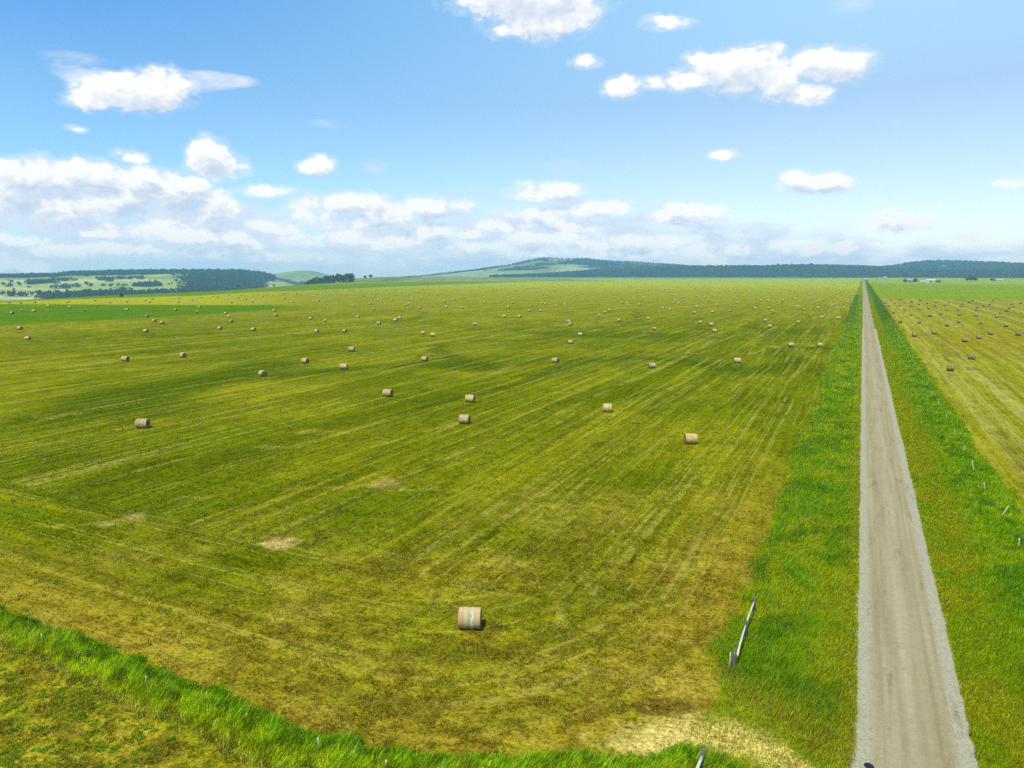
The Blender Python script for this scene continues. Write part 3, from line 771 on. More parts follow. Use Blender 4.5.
# ------------------------------------------------------------------ woods (one mass each) and single trees
def crown_template(k, seed):
    """a lumpy crown of outward leaf clumps around a rounded volume"""
    rng = np.random.default_rng(seed)
    V, Fc = [], []
    for i in range(k):
        d = rng.normal(size=3); d /= np.linalg.norm(d)
        d[2] = abs(d[2]) * 1.0 if rng.uniform() < 0.75 else d[2] * 0.6
        r = rng.uniform(0.55, 1.0)
        c = np.array([d[0] * r, d[1] * r, 0.55 + d[2] * r * 0.62])
        a = rng.normal(size=3); a -= d * (a @ d); a /= np.linalg.norm(a); b_ = np.cross(d, a)
        s = rng.uniform(0.25, 0.5)
        b0 = len(V)
        V += [c + a * s - b_ * s * 0.3 - d * .12, c + b_ * s, c - a * s * 0.9 - b_ * s * 0.4, c + d * s * 0.55]
        Fc += [(b0, b0 + 1, b0 + 3), (b0 + 1, b0 + 2, b0 + 3), (b0 + 2, b0, b0 + 3)]
    return np.array(V), np.array(Fc)

def wood(name, P, size, cols, k=9):
    temps = [crown_template(k, 900 + i) for i in range(8)]
    Vs, Fs, Cs, off = [], [], [], 0
    which = RNG.integers(0, 8, len(P))
    for i in range(8):
        sel = np.where(which == i)[0]
        if not len(sel): continue
        V, Fc = temps[i]
        a = RNG.uniform(0, 2 * PI, len(sel)); ca, sa = np.cos(a), np.sin(a)
        sw = size[sel] * RNG.uniform(0.42, 0.62, len(sel)); sh = size[sel] * RNG.uniform(0.75, 1.1, len(sel))
        vx = (V[None, :, 0] * ca[:, None] - V[None, :, 1] * sa[:, None]) * sw[:, None] + P[sel, 0:1]
        vy = (V[None, :, 0] * sa[:, None] + V[None, :, 1] * ca[:, None]) * sw[:, None] + P[sel, 1:2]
        vz = V[None, :, 2] * sh[:, None] + P[sel, 2:3] - 1.0
        Vs.append(np.stack([vx, vy, vz], -1).reshape(-1, 3))
        Fs.append((Fc[None] + (np.arange(len(sel)) * len(V))[:, None, None]).reshape(-1, 3) + off)
        Cs.append(np.repeat(cols[sel], len(V), 0)); off += len(sel) * len(V)
    me_ = np_mesh(name, np.concatenate(Vs), np.concatenate(Fs), {"albedo": np.concatenate(Cs)})
    return tag(link_mesh(name, me_, M_TREE), kind="stuff")

def plant_wood(name, hfun, mask, u0, u1, R0, R1, n, size, dark=(0.016, 0.045, 0.018), light=(0.065, 0.115, 0.035)):
    u = RNG.uniform(u0, u1, n); R_ = RNG.uniform(R0, R1, n)
    P = hfun(u, R_)
    if mask is not None:
        ok = RNG.uniform(0, 1, n) < mask(u, R_, P[:, 0], P[:, 1]); P = P[ok]
    m = len(P)
    cols = mixc(np.ones((m, 3)) * dark, light, RNG.uniform(0, 1, m) ** 1.5)
    return wood(name, P, size * RNG.uniform(0.6, 1.25, m), cols)

plant_wood("far_woodland", H_LEFT, left_wood, -120, 275, 2895, 5430, 26000, 15)
plant_wood("knoll_woodland", H_KNOLL, knoll_wood, 302, 355, 2330, 2680, 420, 14)
plant_wood("far_woodland", H_GREEN, green_wood, 220, 350, 5150, 6150, 4500, 11, (0.05, 0.085, 0.04), (0.08, 0.12, 0.05))
plant_wood("bald_hill_woodland", H_BALD, bald_wood, 400, 780, 5500, 8050, 24000, 13)
plant_wood("forest", H_FRONT, None, 490, 1130, 5150, 6350, 24000, 19)
plant_wood("forest", H_RIGHT, right_wood, 825, 1130, 6300, 7700, 13000, 20)

_tree_cache = {}
def tree(loc, h, label, group=None, kind=0):
    """a single broad tree with its own trunk and crown"""
    if kind not in _tree_cache:
        V, Fc = crown_template(130, 970 + kind)
        Vc = V * np.array([0.5, 0.5, 0.72]) ; Vc[:, 2] += 0.12
        cr = np_mesh("crown", Vc, Fc, {"albedo": mixc(np.ones((len(Vc), 3)) * (0.028, 0.06, 0.022), (0.055, 0.10, 0.03), np.repeat(RNG.uniform(0, 1, len(Vc) // 4), 4))})
        cr.materials.append(M_TREE)
        b = bmesh.new()
        bmesh.ops.create_cone(b, cap_ends=True, segments=7, radius1=0.045, radius2=0.02, depth=0.5, matrix=Matrix.Translation((0, 0, 0.22)))
        for k in range(4):
            ang = k * 1.6
            mt = Matrix.Translation((0.08 * math.cos(ang), 0.08 * math.sin(ang), 0.45)) @ Matrix.Rotation(ang, 4, "Z") @ Matrix.Rotation(0.6, 4, "Y")
            bmesh.ops.create_cone(b, cap_ends=True, segments=5, radius1=0.016, radius2=0.006, depth=0.3, matrix=mt)
        tm = bpy.data.meshes.new("trunk"); b.to_mesh(tm); b.free(); tm.materials.append(M_BARK)
        _tree_cache[kind] = (cr, tm)
    e = empty("tree", loc, random.uniform(0, 6)); e.scale = (h, h, h)
    for nm, me_ in zip(("crown", "trunk"), _tree_cache[kind]):
        c = bpy.data.objects.new(nm, me_); COL.objects.link(c); c.parent = e
    return tag(e, label, "tree", group)

tree(H_KNOLL(365.0, 2570.), 10, "dark round tree on the bare ridge, the shorter one right after the wooded knoll", None, 0)
tree(H_KNOLL(370.5, 2575.), 12, "dark round tree on the bare ridge, the taller one farther from the wooded knoll", None, 1)
q = gp(121.6, 298.2, -1.0); tree((q[0], q[1], ground_h(q[0], q[1]) - .2), 3.6, "dark lone bush-like tree at the far edge of the yellow strip", None, 2)
for k, (u, R_, h, lb) in enumerate([(2, 2680, 10, "small dark tree on the pale meadow slope at the far left end"), (17.5, 2740, 9, "single dark tree on the pale meadow slope just left of the first clump"),
        (85, 2700, 10, "single dark tree on the pale meadow between the two clumps"), (176, 2800, 10, "small dark tree high on the meadow close to the wooded slope"), (27, 2500, 7, "small dark shrub-like tree low on the pale meadow below the first clump")]):
    tree(H_LEFT(float(u), float(R_) * 1.5), h * 1.4, lb, None, k % 3)

# ------------------------------------------------------------------ round bales
BD, BL = 1.55, 1.6     # diameter, length
def bale_profile(t): return 1.0 - 0.055 * sstep(0.86, 1.0, abs(t)) - 0.012 * t * t

def bale_side_mesh(seed, nseg=44, nl=15, caps=False):
    rng = np.random.default_rng(seed)
    ts = np.concatenate([[-1, -0.985, -0.95], np.linspace(-0.88, 0.88, nl - 6), [0.95, 0.985, 1]])
    an = np.linspace(0, 2 * PI, nseg, endpoint=False)
    V = []
    for t_ in ts:
        rad = BD / 2 * float(bale_profile(t_))
        rad = rad * (1 + 0.022 * (fbm(np.cos(an) * 2 + t_ * 2 + 9, np.sin(an) * 2 + seed, 3, seed) - 0.5) + 0.012 * math.sin(t_ * 9 + seed))
        y = np.cos(an) * rad; z = np.sin(an) * rad + BD / 2 - 0.03
        z = np.maximum(z, -0.01 + 0.25 * np.minimum(z, 0))
        V.append(np.stack([np.full(nseg, t_ * BL / 2), y * 1.015, z], 1))
    V = np.concatenate(V); n = len(ts); Fc = []
    for i in range(n - 1):
        for j in range(nseg):
            k = (j + 1) % nseg
            Fc.append((i * nseg + j, i * nseg + k, (i + 1) * nseg + k, (i + 1) * nseg + j))
    me_ = bpy.data.meshes.new("bale_wrap"); me_.from_pydata([tuple(v) for v in V], [], [tuple(reversed(f)) for f in Fc])
    if caps:
        b = bmesh.new(); b.from_mesh(me_); b.verts.ensure_lookup_table()
        for row in (0, n - 1):
            f = b.faces.new([b.verts[row * nseg + j] for j in (range(nseg) if row == 0 else reversed(range(nseg)))]); f.material_index = 1
        bmesh.ops.recalc_face_normals(b, faces=b.faces); b.to_mesh(me_); b.free()
    for p in me_.polygons: p.use_smooth = len(p.vertices) == 4
    return me_

def bale_end_mesh(sgn, seed):
    """the packed, slightly bulging straw face with its spiral ridges"""
    nseg, nr = 44, 16
    an = np.linspace(0, 2 * PI, nseg, endpoint=False); V = [(sgn * (BL / 2 + 0.03), 0, BD / 2 - 0.03)]; Fc = []
    R0 = BD / 2 * float(bale_profile(1.0)) * 0.995
    for i in range(1, nr + 1):
        q = i / nr; rad = R0 * q
        bulge = 0.035 * (1 - q ** 4) + 0.018 * np.sin(q * 30 + an) * (1 - q ** 6) + 0.02 * (fbm(np.cos(an) * q * 5 + 20, np.sin(an) * q * 5 + seed, 3, seed) - 0.5) * (1 - q ** 8)
        y = np.cos(an) * rad; z = np.maximum(np.sin(an) * rad + BD / 2 - 0.03, 0.0)
        V += [(sgn * (BL / 2 - 0.004 + bu), yy, zz) for bu, yy, zz in zip(bulge, y, z)]
    for j in range(nseg):
        k = (j + 1) % nseg; Fc.append((0, 1 + j, 1 + k) if sgn > 0 else (0, 1 + k, 1 + j))
        for i in range(nr - 1):
            a, b_, c, d = 1 + i * nseg + j, 1 + i * nseg + k, 1 + (i + 1) * nseg + k, 1 + (i + 1) * nseg + j
            Fc.append((a, d, c, b_) if sgn > 0 else (a, b_, c, d))
    me_ = bpy.data.meshes.new("bale_end"); me_.from_pydata([tuple(map(float, v)) for v in V], [], Fc)
    for p in me_.polygons: p.use_smooth = True
    me_.materials.append(M_END)
    return me_

SIDES = {}
for key, mt in (("new", M_WRAP), ("old", M_WRAP_SHADED)):  # the old set is the same wrap darkened for shade
    SIDES[key] = []
    for sd in range(4):
        m_ = bale_side_mesh(20 + sd); m_.materials.append(mt); SIDES[key].append(m_)
torn_mesh = bale_side_mesh(31); torn_mesh.materials.append(M_WRAP_TORN)
ENDS = [(bale_end_mesh(1, 5), bale_end_mesh(-1, 6)), (bale_end_mesh(1, 7), bale_end_mesh(-1, 8))]
SMALL = {}
for key, mt in (("new", M_WRAP), ("old", M_WRAP_SHADED)):
    m_ = bale_side_mesh(40, 20, 9, True); m_.materials.append(mt); m_.materials.append(M_END); SMALL[key] = m_

NUM = ["zeroth", "first", "second", "third", "fourth", "fifth", "sixth", "seventh", "eighth", "ninth", "tenth", "eleventh", "twelfth", "thirteenth", "fourteenth", "fifteenth",
       "sixteenth", "seventeenth", "eighteenth", "nineteenth", "twentieth", "twenty-first", "twenty-second", "twenty-third", "twenty-fourth", "twenty-fifth", "twenty-sixth", "twenty-seventh",
       "twenty-eighth", "twenty-ninth", "thirtieth", "thirty-first", "thirty-second", "thirty-third", "thirty-fourth", "thirty-fifth", "thirty-sixth", "thirty-seventh", "thirty-eighth", "thirty-ninth", "fortieth"]

def bale(loc, rz, label, group, style="new", parts=True, torn=False):
    if parts:
        e = empty("round_hay_bale", loc, rz)
        i = random.randrange(4)
        w = bpy.data.objects.new("net_wrap", torn_mesh if torn else SIDES[style][i]); COL.objects.link(w); w.parent = e
        for m_ in ENDS[i % 2]:
            c = bpy.data.objects.new("end_face", m_); COL.objects.link(c); c.parent = e
    else:
        e = bpy.data.objects.new("round_hay_bale", SMALL[style]); COL.objects.link(e); e.location = loc; e.rotation_euler = (0, 0, rz)
    s = random.uniform(0.94, 1.06); e.scale = (s * random.uniform(0.92, 1.08), s * random.uniform(0.98, 1.06), s * random.uniform(0.92, 1.0))
    return tag(e, label, "hay bale", group)

MAIN = [(470, 627.5), (690.5, 443.5), (607.5, 412), (464.5, 423.5), (470, 402), (388, 396.5), (143, 428),
 (147.3,317.5),(154.5,321.9),(146,332.7),(20,329.7),(27.8,340),(125.5,361.3),
 (226,314.4),(228.6,317.5),(231.3,322.5),(220,329.7),(253.4,331),(274.2,311.7),(276,316.6),(310.5,319.7),(316.7,332.8),(162,324),(183.4,357.7),(262.8,376.4),(305.3,363.4),
 (320.5,298.4),(325.5,291.7),(338.4,290.3),(343,290),(341,294.4),(346.7,294.5),(349,291),(354.8,296),(359.4,293.3),(361.6,295.3),(363.6,296.6),(370,294),(375.6,294.4),(374,297.5),(378.3,291),(378,300.3),(382,301.3),(385.8,291.3),(390.3,291.3),(395,291.3),(393.4,296),(396.7,295.8),(391.7,300.6),(401.3,292.5),(412.7,297.5),(412.2,300.3),(409,304.5),(405.3,306),(421,298.4),(425.8,297.2),(428.4,295.3),(417.8,292.5),(413.8,291.3),(437.3,295.6),(438.6,293.4),(446.9,295.3),(454,300.3),(444.5,302.5),(461,298.8),(465.3,291),(470,290),(476.3,294.4),
 (419.7,309),(446.6,307.8),(462,308.8),(353,306.6),(370,304.5),(374,310),(358,318),(325,322),(379,324.5),(395.5,321.3),(400,319),(344.5,332.5),(422.8,334.7),(432.8,336.6),(475,325.6),(351.5,351.5),(343.8,369.5),(424.7,361.3),
 (484.7,303.4),(504.5,296.6),(509,297.8),(513.3,299.4),(512.8,303.8),(508.3,308),(504.2,317.5),(519.7,317.8),(521.4,291.9),(521.9,297.8),(538.8,291),(543,295.3),(546.9,294.2),(545.6,297.8),(542,303.6),(545.3,304.4),(529.7,311.6),(540.3,311.7),(556.3,306.6),(565.6,300),(566.4,298.1),(565.3,304.4),(565.2,306.9),(570.6,298.4),(576.9,295.6),(586,296.3),(586.6,290),(594.5,291.6),(600.6,297.5),(601.6,300),(613.6,297.8),(626.9,294.2),(622.5,303.4),(627,304),(628.4,305.6),(633,299),(639,305.3),(609,311.3),(604.5,313.3),(599,316.3),(569,322.8),(570.6,325.8),(619,321.6),(580.3,336.3),(570.2,343.8),(555.6,362.8),
 (644,298.4),(675.3,295.8),(674.8,301.3),(674.2,303.3),(679,304),(683.6,297.5),(697,296.3),(696.6,307.7),(694.4,313.6),(663.3,309),(670,310.3),(707.8,301),(714.5,296.3),(714.2,302.2),(717.3,305.6),(712.8,313),(730.6,312),(720.8,297.2),(736.6,295.8),(736.6,299.4),(736.9,303.6),(754.8,309),(760.5,301),(768.4,301.3),(768.6,308.8),(772.8,312.2),(783.4,300.5),(795,299.4),(797.8,302.5),(796.3,307.2),(648.3,319.4),(654,330.2),(700.6,323.4),(711.3,326),(714.5,332.5),(765.3,321.6),(769.7,327.8),(798.3,323.4),(791,347),(737.2,363.1),(651.9,368.1),
 (803.4,310.4),(818,308.5),(835,305.4),(843.4,308.7),(847.6,302.8),(819.4,301.7),(828.9,300.7),(813.3,299.3),(840.2,298.7),(849.7,297.5),(811.3,295.2),(821.7,318.3),(838.2,319.2),(820,347)]
GREENSTRIP = [(12.2,314),(21.7,311.6),(33.9,312),(48.4,306.9),(70,308),(84.8,311.6),(127,310.6),(98.3,306),(175.8,311),(199.4,308.1),(196,313.1),(262.7,306.5)]
BACKSTRIP = [(9.4,303.4),(21,303.6),(34.7,303),(67.7,302.7),(95,301.3),(109.8,303.4),(126.9,302.5),(145.3,301),(153,299.8),(149.8,302.8),(179.5,299),(178.8,302.8),(192.8,300.8),(201.6,297.8),(213,296.9),(218,297.7),(229.4,295.2),(227.2,299.4),(238.4,299),(241.4,296),(245.5,296),(246,300),(252.5,302.5),(232,303.6),(263,296.9),(266.3,296),(272.8,296),(283,293.8),(285.3,295),(284.4,299.7),(293.3,302.7),(296.7,294),(300,294.4),(313,296.9),(317.2,294.8),(318.6,301.6)]
RIGHT = [(891,300.2),(900.7,299.8),(885.2,303.7),(895,303.6),(904.8,303.4),(911.8,301.9),(920.2,300.5),(918.8,305),(927,303.9),(935.2,302.9),(888.8,306.8),(899.2,306.3),(911,306.4),(935,306.4),(944.8,305.9),(904.4,310.5),(918.8,310),(928.6,309),(946.4,310.5),(893.7,313.6),(910.4,315.8),(929.8,316.7),(940.5,314.8),(900.3,322.8),(918.8,323.6),(946.8,326.4),(934,334.1),(914.4,336.7),(948.4,303.4),
 (958.5,310.5),(958.7,315.5),(960.9,307),(962,304.6),(969.3,303),(972.2,301),(976.6,311.3),(977.5,308.2),(983.6,306.6),(976,316.5),(989.2,305.2),(992.2,303.2),(993.3,300.8),(996.5,317.9),(1000.3,314),(1006.2,311.6),(1009,309),(1011.7,304.8),(1013.8,307.2),(1020.4,303.8),(981,324.2),(1006,326.8),(958.7,323),(990.4,334.8),(1018.3,335.7),(978.7,338.9),(964.6,342),(971.4,359.4),(950.3,371)]

HAND = {(470, 627.5): "large round bale with orange and green stained torn wrap, alone in the brown foreground",
        (690.5, 443.5): "round pale bale nearest the road after the stained one, side-on in the field",
        (607.5, 412): "round pale bale alone, midway between the stained bale and the far hill",
        (464.5, 423.5): "round pale bale, the nearer of a pair one behind the other",
        (470, 402): "round pale bale, the farther of a pair one behind the other",
        (388, 396.5): "round bale with dark end showing, just left of the front-and-back pair",
        (143, 428): "large round bale with brown straw end showing, alone at the left of the near field",
        (820, 347): "pale round bale closest to the road verge in the near part of the field",
        (791, 347): "pale round bale beside the one closest to the road verge",
        (950.3, 371): "brown bale nearest the camera in the field right of the road",
        (971.4, 359.4): "brown bale just behind the nearest one right of the road"}

def place(px, py):
    p = gp(px, py)
    return (p[0], p[1], float(surf(p[0], p[1])))

def row_labels(pts, bands, text):
    """label -> by depth band, counted from the left inside it"""
    out = {}
    for lo, hi, nm in bands:
        row = sorted([p for p in pts if lo <= p[1] < hi and p not in HAND], key=lambda p: p[0])
        for i, p in enumerate(row):
            out[p] = text.format(n=NUM[i + 1] if i + 1 < len(NUM) else NUM[-1], band=nm)
    return out

G_MAIN, G_RIGHT, G_STRIP, G_BACK = "round bales across the main hay field", "round bales right of the road", "round bales on the green crop strip", "round bales on the strip beyond the green crop"
lab = dict(HAND)
lab.update(row_labels(MAIN, [(338, 400, "front row"), (328, 338, "second row"), (318.6, 328, "third row"), (310, 318.6, "fourth row")],
                      "round bale, {n} from the left in the {band} of the main field"))
lab.update(row_labels(RIGHT, [(330, 400, "front row"), (320, 330, "second row"), (313, 320, "third row"), (308, 313, "fourth row")], "brown bale right of the road, {n} from the left in the {band}"))
lab.update(row_labels(GREENSTRIP, [(300, 320, "")], "tiny whitish bale on the bright green crop strip, {n} from the left"))
def far_label(p):
    x, y = p
    near = "small" if y > 303 else "tiny"
    where = "below the wooded knoll" if x < 440 else "below the bald hill's left flank" if x < 540 else "below the bald hill's summit" if x < 640 else "in front of the dark forest" if x < 760 else "close to the far road verge"
    return f"{near} round bale in the far main field, {where}"

for p in MAIN:
    big_one = p[1] > 318.6
    bale(place(*p), math.radians(24 if p == (470, 627.5) else 9 + random.gauss(0, 13)), lab.get(p) or far_label(p), G_MAIN, "new", big_one, p == (470, 627.5))
for p in GREENSTRIP:
    bale(place(*p), random.uniform(0, PI), lab[p], G_STRIP, "new", False)
for p in BACKSTRIP:
    w = "under the valley meadow" if p[0] < 160 else "under the wooded slope" if p[0] < 260 else "under the round green hill"
    bale(place(*p), random.uniform(0, PI), f"tiny round bale on the yellow strip beyond the green crop, {w}", G_BACK, "new", False)
for p in RIGHT:
    w = "beside the verge" if p[0] < 925 else "in the middle of that field" if p[0] < 975 else "towards its outer side"
    bale(place(*p), math.radians(random.uniform(-10, 10)), lab.get(p) or f"tiny dark bale far down right of the road, {w}", G_RIGHT, "old", p[1] > 313)  # darkened wrap carries the shade on these bales
n_bales = len(MAIN) + len(GREENSTRIP) + len(BACKSTRIP) + len(RIGHT)

# the specks beyond: one mass
sm = SMALL["new"]; sv = np.array([v.co for v in sm.vertices]); sf = [tuple(p.vertices) for p in sm.polygons]
bm_all = bmesh.new()
cnt = 0
while cnt < 330:
    x = random.uniform(330, 858); t_ = random.random() ** 1.4; y = 280.6 + 12 * t_
    lo = np.interp(x, [330, 400, 480, 560, 600], [290.5, 287, 284, 281.2, 279.5])
    if y < lo + 0.3: continue
    P = gp(x, y)
    if any(abs(x - a) < 2.5 and abs(y - b_) < 1.2 for a, b_ in MAIN): continue
    b = bmesh.new(); b.from_mesh(sm)
    bmesh.ops.transform(b, matrix=Matrix.Translation(P) @ Matrix.Rotation(random.uniform(0, PI), 4, "Z"), verts=b.verts)
    tmp = bpy.data.meshes.new("tmp"); b.to_mesh(tmp); b.free(); bm_all.from_mesh(tmp); bpy.data.meshes.remove(tmp)
    cnt += 1
fm = bpy.data.meshes.new("far_hay_bales"); bm_all.to_mesh(fm); bm_all.free(); fm.materials.append(M_WRAP); fm.materials.append(M_END)
tag(link_mesh("far_hay_bales", fm), "countless specks of round bales at the far end of the main field", "hay bales", None, "stuff")

# ------------------------------------------------------------------ fences
def tube(p0, p1, r0, r1=None, seg=10, wob=0.0, slant=False):
    """a tapered, slightly crooked round pole as its own mesh"""
    p0, p1 = Vector(p0), Vector(p1); r1 = r0 if r1 is None else r1
    d = p1 - p0; L = d.length
    rot = d.to_track_quat("Z", "Y").to_matrix().to_4x4()
    n = 7; V, Fc = [], []
    for i in range(n):
        t_ = i / (n - 1); r = r0 + (r1 - r0) * t_
        ox, oy = wob * math.sin(t_ * 3.1 + p0.x) * 1.0, wob * math.sin(t_ * 4.7 + p0.y)
        for j in range(seg):
            a = 2 * PI * j / seg; rj = r * (1 + 0.07 * math.sin(3 * a + p0.x * 5 + i))
            v = Vector((rj * math.cos(a) + ox, rj * math.sin(a) + oy, L * t_ + (0.25 * r * math.cos(a) if slant and i == n - 1 else 0)))
            V.append(p0 + rot.to_3x3() @ v)
    for i in range(n - 1):
        for j in range(seg):
            k = (j + 1) % seg; Fc.append((i * seg + j, i * seg + k, (i + 1) * seg + k, (i + 1) * seg + j))
    Fc.append(tuple(reversed(range(seg)))); Fc.append(tuple((n - 1) * seg + j for j in range(seg)))
    return V, Fc

def part(name, vf_list, mat, parent, origin):
    V, Fc = [], []
    for v, f in vf_list:
        o = len(V); V += [tuple(Vector(q) - Vector(origin)) for q in v]; Fc += [tuple(i + o for i in g) for g in f]
    me_ = bpy.data.meshes.new(name); me_.from_pydata(V, [], Fc)
    for p in me_.polygons: p.use_smooth = len(p.vertices) == 4
    return link_mesh(name, me_, mat, parent)

def zg(x, y): return float(surf(x, y))

# timber brace with pale rails beside the way in
o = (FENCE_L, 42.2, 0); br = empty("fence_brace", (FENCE_L, 42.2, 0))
tag(br, "old timber corner brace of grey posts and pale rails standing in the long verge grass", "fence")
for xx, yy, h, r in ((FENCE_L - 0.10, 42.2, 1.22, 0.13), (FENCE_L, 46.2, 1.40, 0.12), (FENCE_L + 0.02, 49.9, 1.52, 0.12)):
    part("post", [tube((xx, yy, zg(xx, yy) - 0.4), (xx + 0.04, yy, h), r, r * 0.92, 12, 0.02, True)], M_POST, br, o)
part("rail", [tube((FENCE_L + 0.05, 42.5, 0.86), (FENCE_L + 0.0, 45.95, 1.20), 0.068, 0.055, 10, 0.025)], M_POLE, br, o)
part("rail", [tube((FENCE_L + 0.01, 46.55, 1.14), (FENCE_L + 0.06, 49.6, 1.24), 0.06, 0.05, 10, 0.015)], M_POLE, br, o)
part("loose_stake", [tube((FENCE_L - 0.30, 42.0, zg(FENCE_L, 42) - 0.2), (FENCE_L - 0.32, 42.05, 1.22), 0.035, 0.03, 8, 0.01)], M_POLE, br, o)
part("brace_wire", [tube((FENCE_L - 0.12, 42.3, 0.95), (FENCE_L - 0.08, 45.9, 1.05), 0.012)], M_WIRE, br, o)

# timber brace at the end of the cross fence
bx, by = gp(702.5, 750, 1.3)[:2]
o = (bx, by, 0); b2 = empty("fence_brace", (bx, by, 0))
tag(b2, "timber end post with a pale rail at the near side of the straw-strewn way in", "fence")
part("post", [tube((bx, by, zg(bx, by) - 0.4), (bx + 0.02, by, 1.32), 0.12, 0.11, 12, 0.02, True)], M_POST, b2, o)
part("post", [tube((bx - 0.1, by - 3.2, zg(bx, by - 3.2) - 0.4), (bx - 0.1, by - 3.2, 1.3), 0.12, 0.11, 12, 0.02, True)], M_POST, b2, o)
part("rail", [tube((bx, by - 0.12, 1.02), (bx - 0.1, by - 3.1, 1.1), 0.08, 0.075, 10, 0.02)], M_POLE, b2, o)

def wire_fence(name, label, pts, post_r, post_h, mat, leaning=(), cat="fence"):
    o = (pts[0][0], pts[0][1], 0); f = empty(name, o); tag(f, label, cat)
    tops = []
    for i, (x, y) in enumerate(pts):
        h = post_h * random.uniform(0.9, 1.1); lx, ly = random.uniform(-0.05, 0.05), random.uniform(-0.06, 0.06)
        if i in leaning: lx, ly = leaning[i]
        z = zg(x, y)
        part("post", [tube((x, y, z - 0.3), (x + lx, y + ly, z + h), post_r * random.uniform(0.85, 1.15), post_r * 0.85, 8, 0.012)], mat, f, o)
        tops.append((x + lx, y + ly, z + h))
    strands = []
    for hz in (0.35, 0.62, 0.90):
        for (x0, y0, z0), (x1, y1, z1), p0, p1 in zip(tops[:-1], tops[1:], pts[:-1], pts[1:]):
            k = hz
            a = (p0[0] + (x0 - p0[0]) * k, p0[1] + (y0 - p0[1]) * k, z0 * k); b_ = (p1[0] + (x1 - p1[0]) * k, p1[1] + (y1 - p1[1]) * k, z1 * k)
            strands.append(tube(a, b_, 0.0018, 0.0018, 4))
    part("wire", strands, M_WIRE, f, o)
    return f

wire_fence("wire_fence", "wire fence on thin steel posts along the left verge of the road", [(FENCE_L + random.uniform(-.05, .05), y) for y in np.arange(55.5, 420, 6.0)], 0.028, 0.85, M_POST)
rp_ys = [58.5, 65.5, 72.8, 82.3, 91.6, 101.2, 110.5] + list(np.arange(122, 420, 13.0))
wire_fence("wire_fence", "broken wire fence on thin pale posts in the weeds of the right verge", [(FENCE_R + random.uniform(-.1, .1), y) for y in rp_ys], 0.05, 1.15, M_POLE, {3: (0.75, 0.6), 5: (-0.25, 0.15), 4: (-0.2, 0.1)})
cross = [tuple(gp(px, py, 0.9)[:2]) for px, py in ((-60, 612), (41, 634), (145, 676), (247, 712), (318, 738), (386, 762))]
cross += [(-14.5, 26.6), (-10.3, 28.7)]
wire_fence("wire_fence", "low wire fence half hidden in the tall grass strip across the bottom left", cross, 0.04, 0.92, M_POLE)

# ------------------------------------------------------------------ far buildings
def box(b, x0, x1, y0, y1, z0, z1):
    vs = [b.verts.new(v) for v in ((x0, y0, z0), (x1, y0, z0), (x1, y1, z0), (x0, y1, z0), (x0, y0, z1), (x1, y0, z1), (x1, y1, z1), (x0, y1, z1))]
    for f in ((3, 2, 1, 0), (4, 5, 6, 7), (0, 1, 5, 4), (1, 2, 6, 5), (2, 3, 7, 6), (3, 0, 4, 7)): b.faces.new([vs[i] for i in f])

def bobj(name, fn, mat, parent):
    b = bmesh.new(); fn(b); bmesh.ops.recalc_face_normals(b, faces=b.faces)
    me_ = bpy.data.meshes.new(name); b.to_mesh(me_); b.free()
    return link_mesh(name, me_, mat, parent)

def building(name, loc, rz, L, W, Hh, rise, wall_m, roof_m, label, cat, nwin=3, door=4.0):
    e = empty(name, loc, rz); tag(e, label, cat); e.scale = (0.85, 0.85, 0.8)
    def walls(b):
        box(b, -L / 2, L / 2, -W / 2, W / 2, -1.5, Hh)
        for s in (-1, 1):
            x = s * (L / 2 - 0.02)
            b.faces.new([b.verts.new(v) for v in ((x, -W / 2, Hh), (x, W / 2, Hh), (x, 0, Hh + rise))])
    bobj("wall", walls, wall_m, e)
    def roof(b):
        ov, th = 0.5, 0.25
        for s in (-1, 1):
            y0, z0 = s * (W / 2 + ov), Hh - ov * rise / (W / 2)
            v = [b.verts.new(q) for q in ((-L / 2 - ov, y0, z0 + 0.02), (L / 2 + ov, y0, z0 + 0.02), (L / 2 + ov, 0, Hh + rise + 0.02), (-L / 2 - ov, 0, Hh + rise + 0.02),
                                          (-L / 2 - ov, y0, z0 + th), (L / 2 + ov, y0, z0 + th), (L / 2 + ov, 0, Hh + rise + th), (-L / 2 - ov, 0, Hh + rise + th))]
            for f in ((3, 2, 1, 0), (4, 5, 6, 7), (0, 1, 5, 4), (1, 2, 6, 5), (2, 3, 7, 6), (3, 0, 4, 7)): b.faces.new([v[i] for i in f])
    bobj("roof", roof, roof_m, e)
    bobj("door", lambda b: box(b, -door / 2, door / 2, -W / 2 - 0.12, -W / 2 + 0.05, -0.1, min(Hh * 0.8, door)), M_DARK, e)
    for k in range(nwin):
        x = -L / 2 + (k + 0.5) * L / nwin
        if abs(x) < door: continue
        bobj("window", lambda b, x=x: box(b, x - 0.9, x + 0.9, -W / 2 - 0.1, -W / 2 + 0.05, Hh * 0.35, Hh * 0.75), M_DARK, e)
    return e

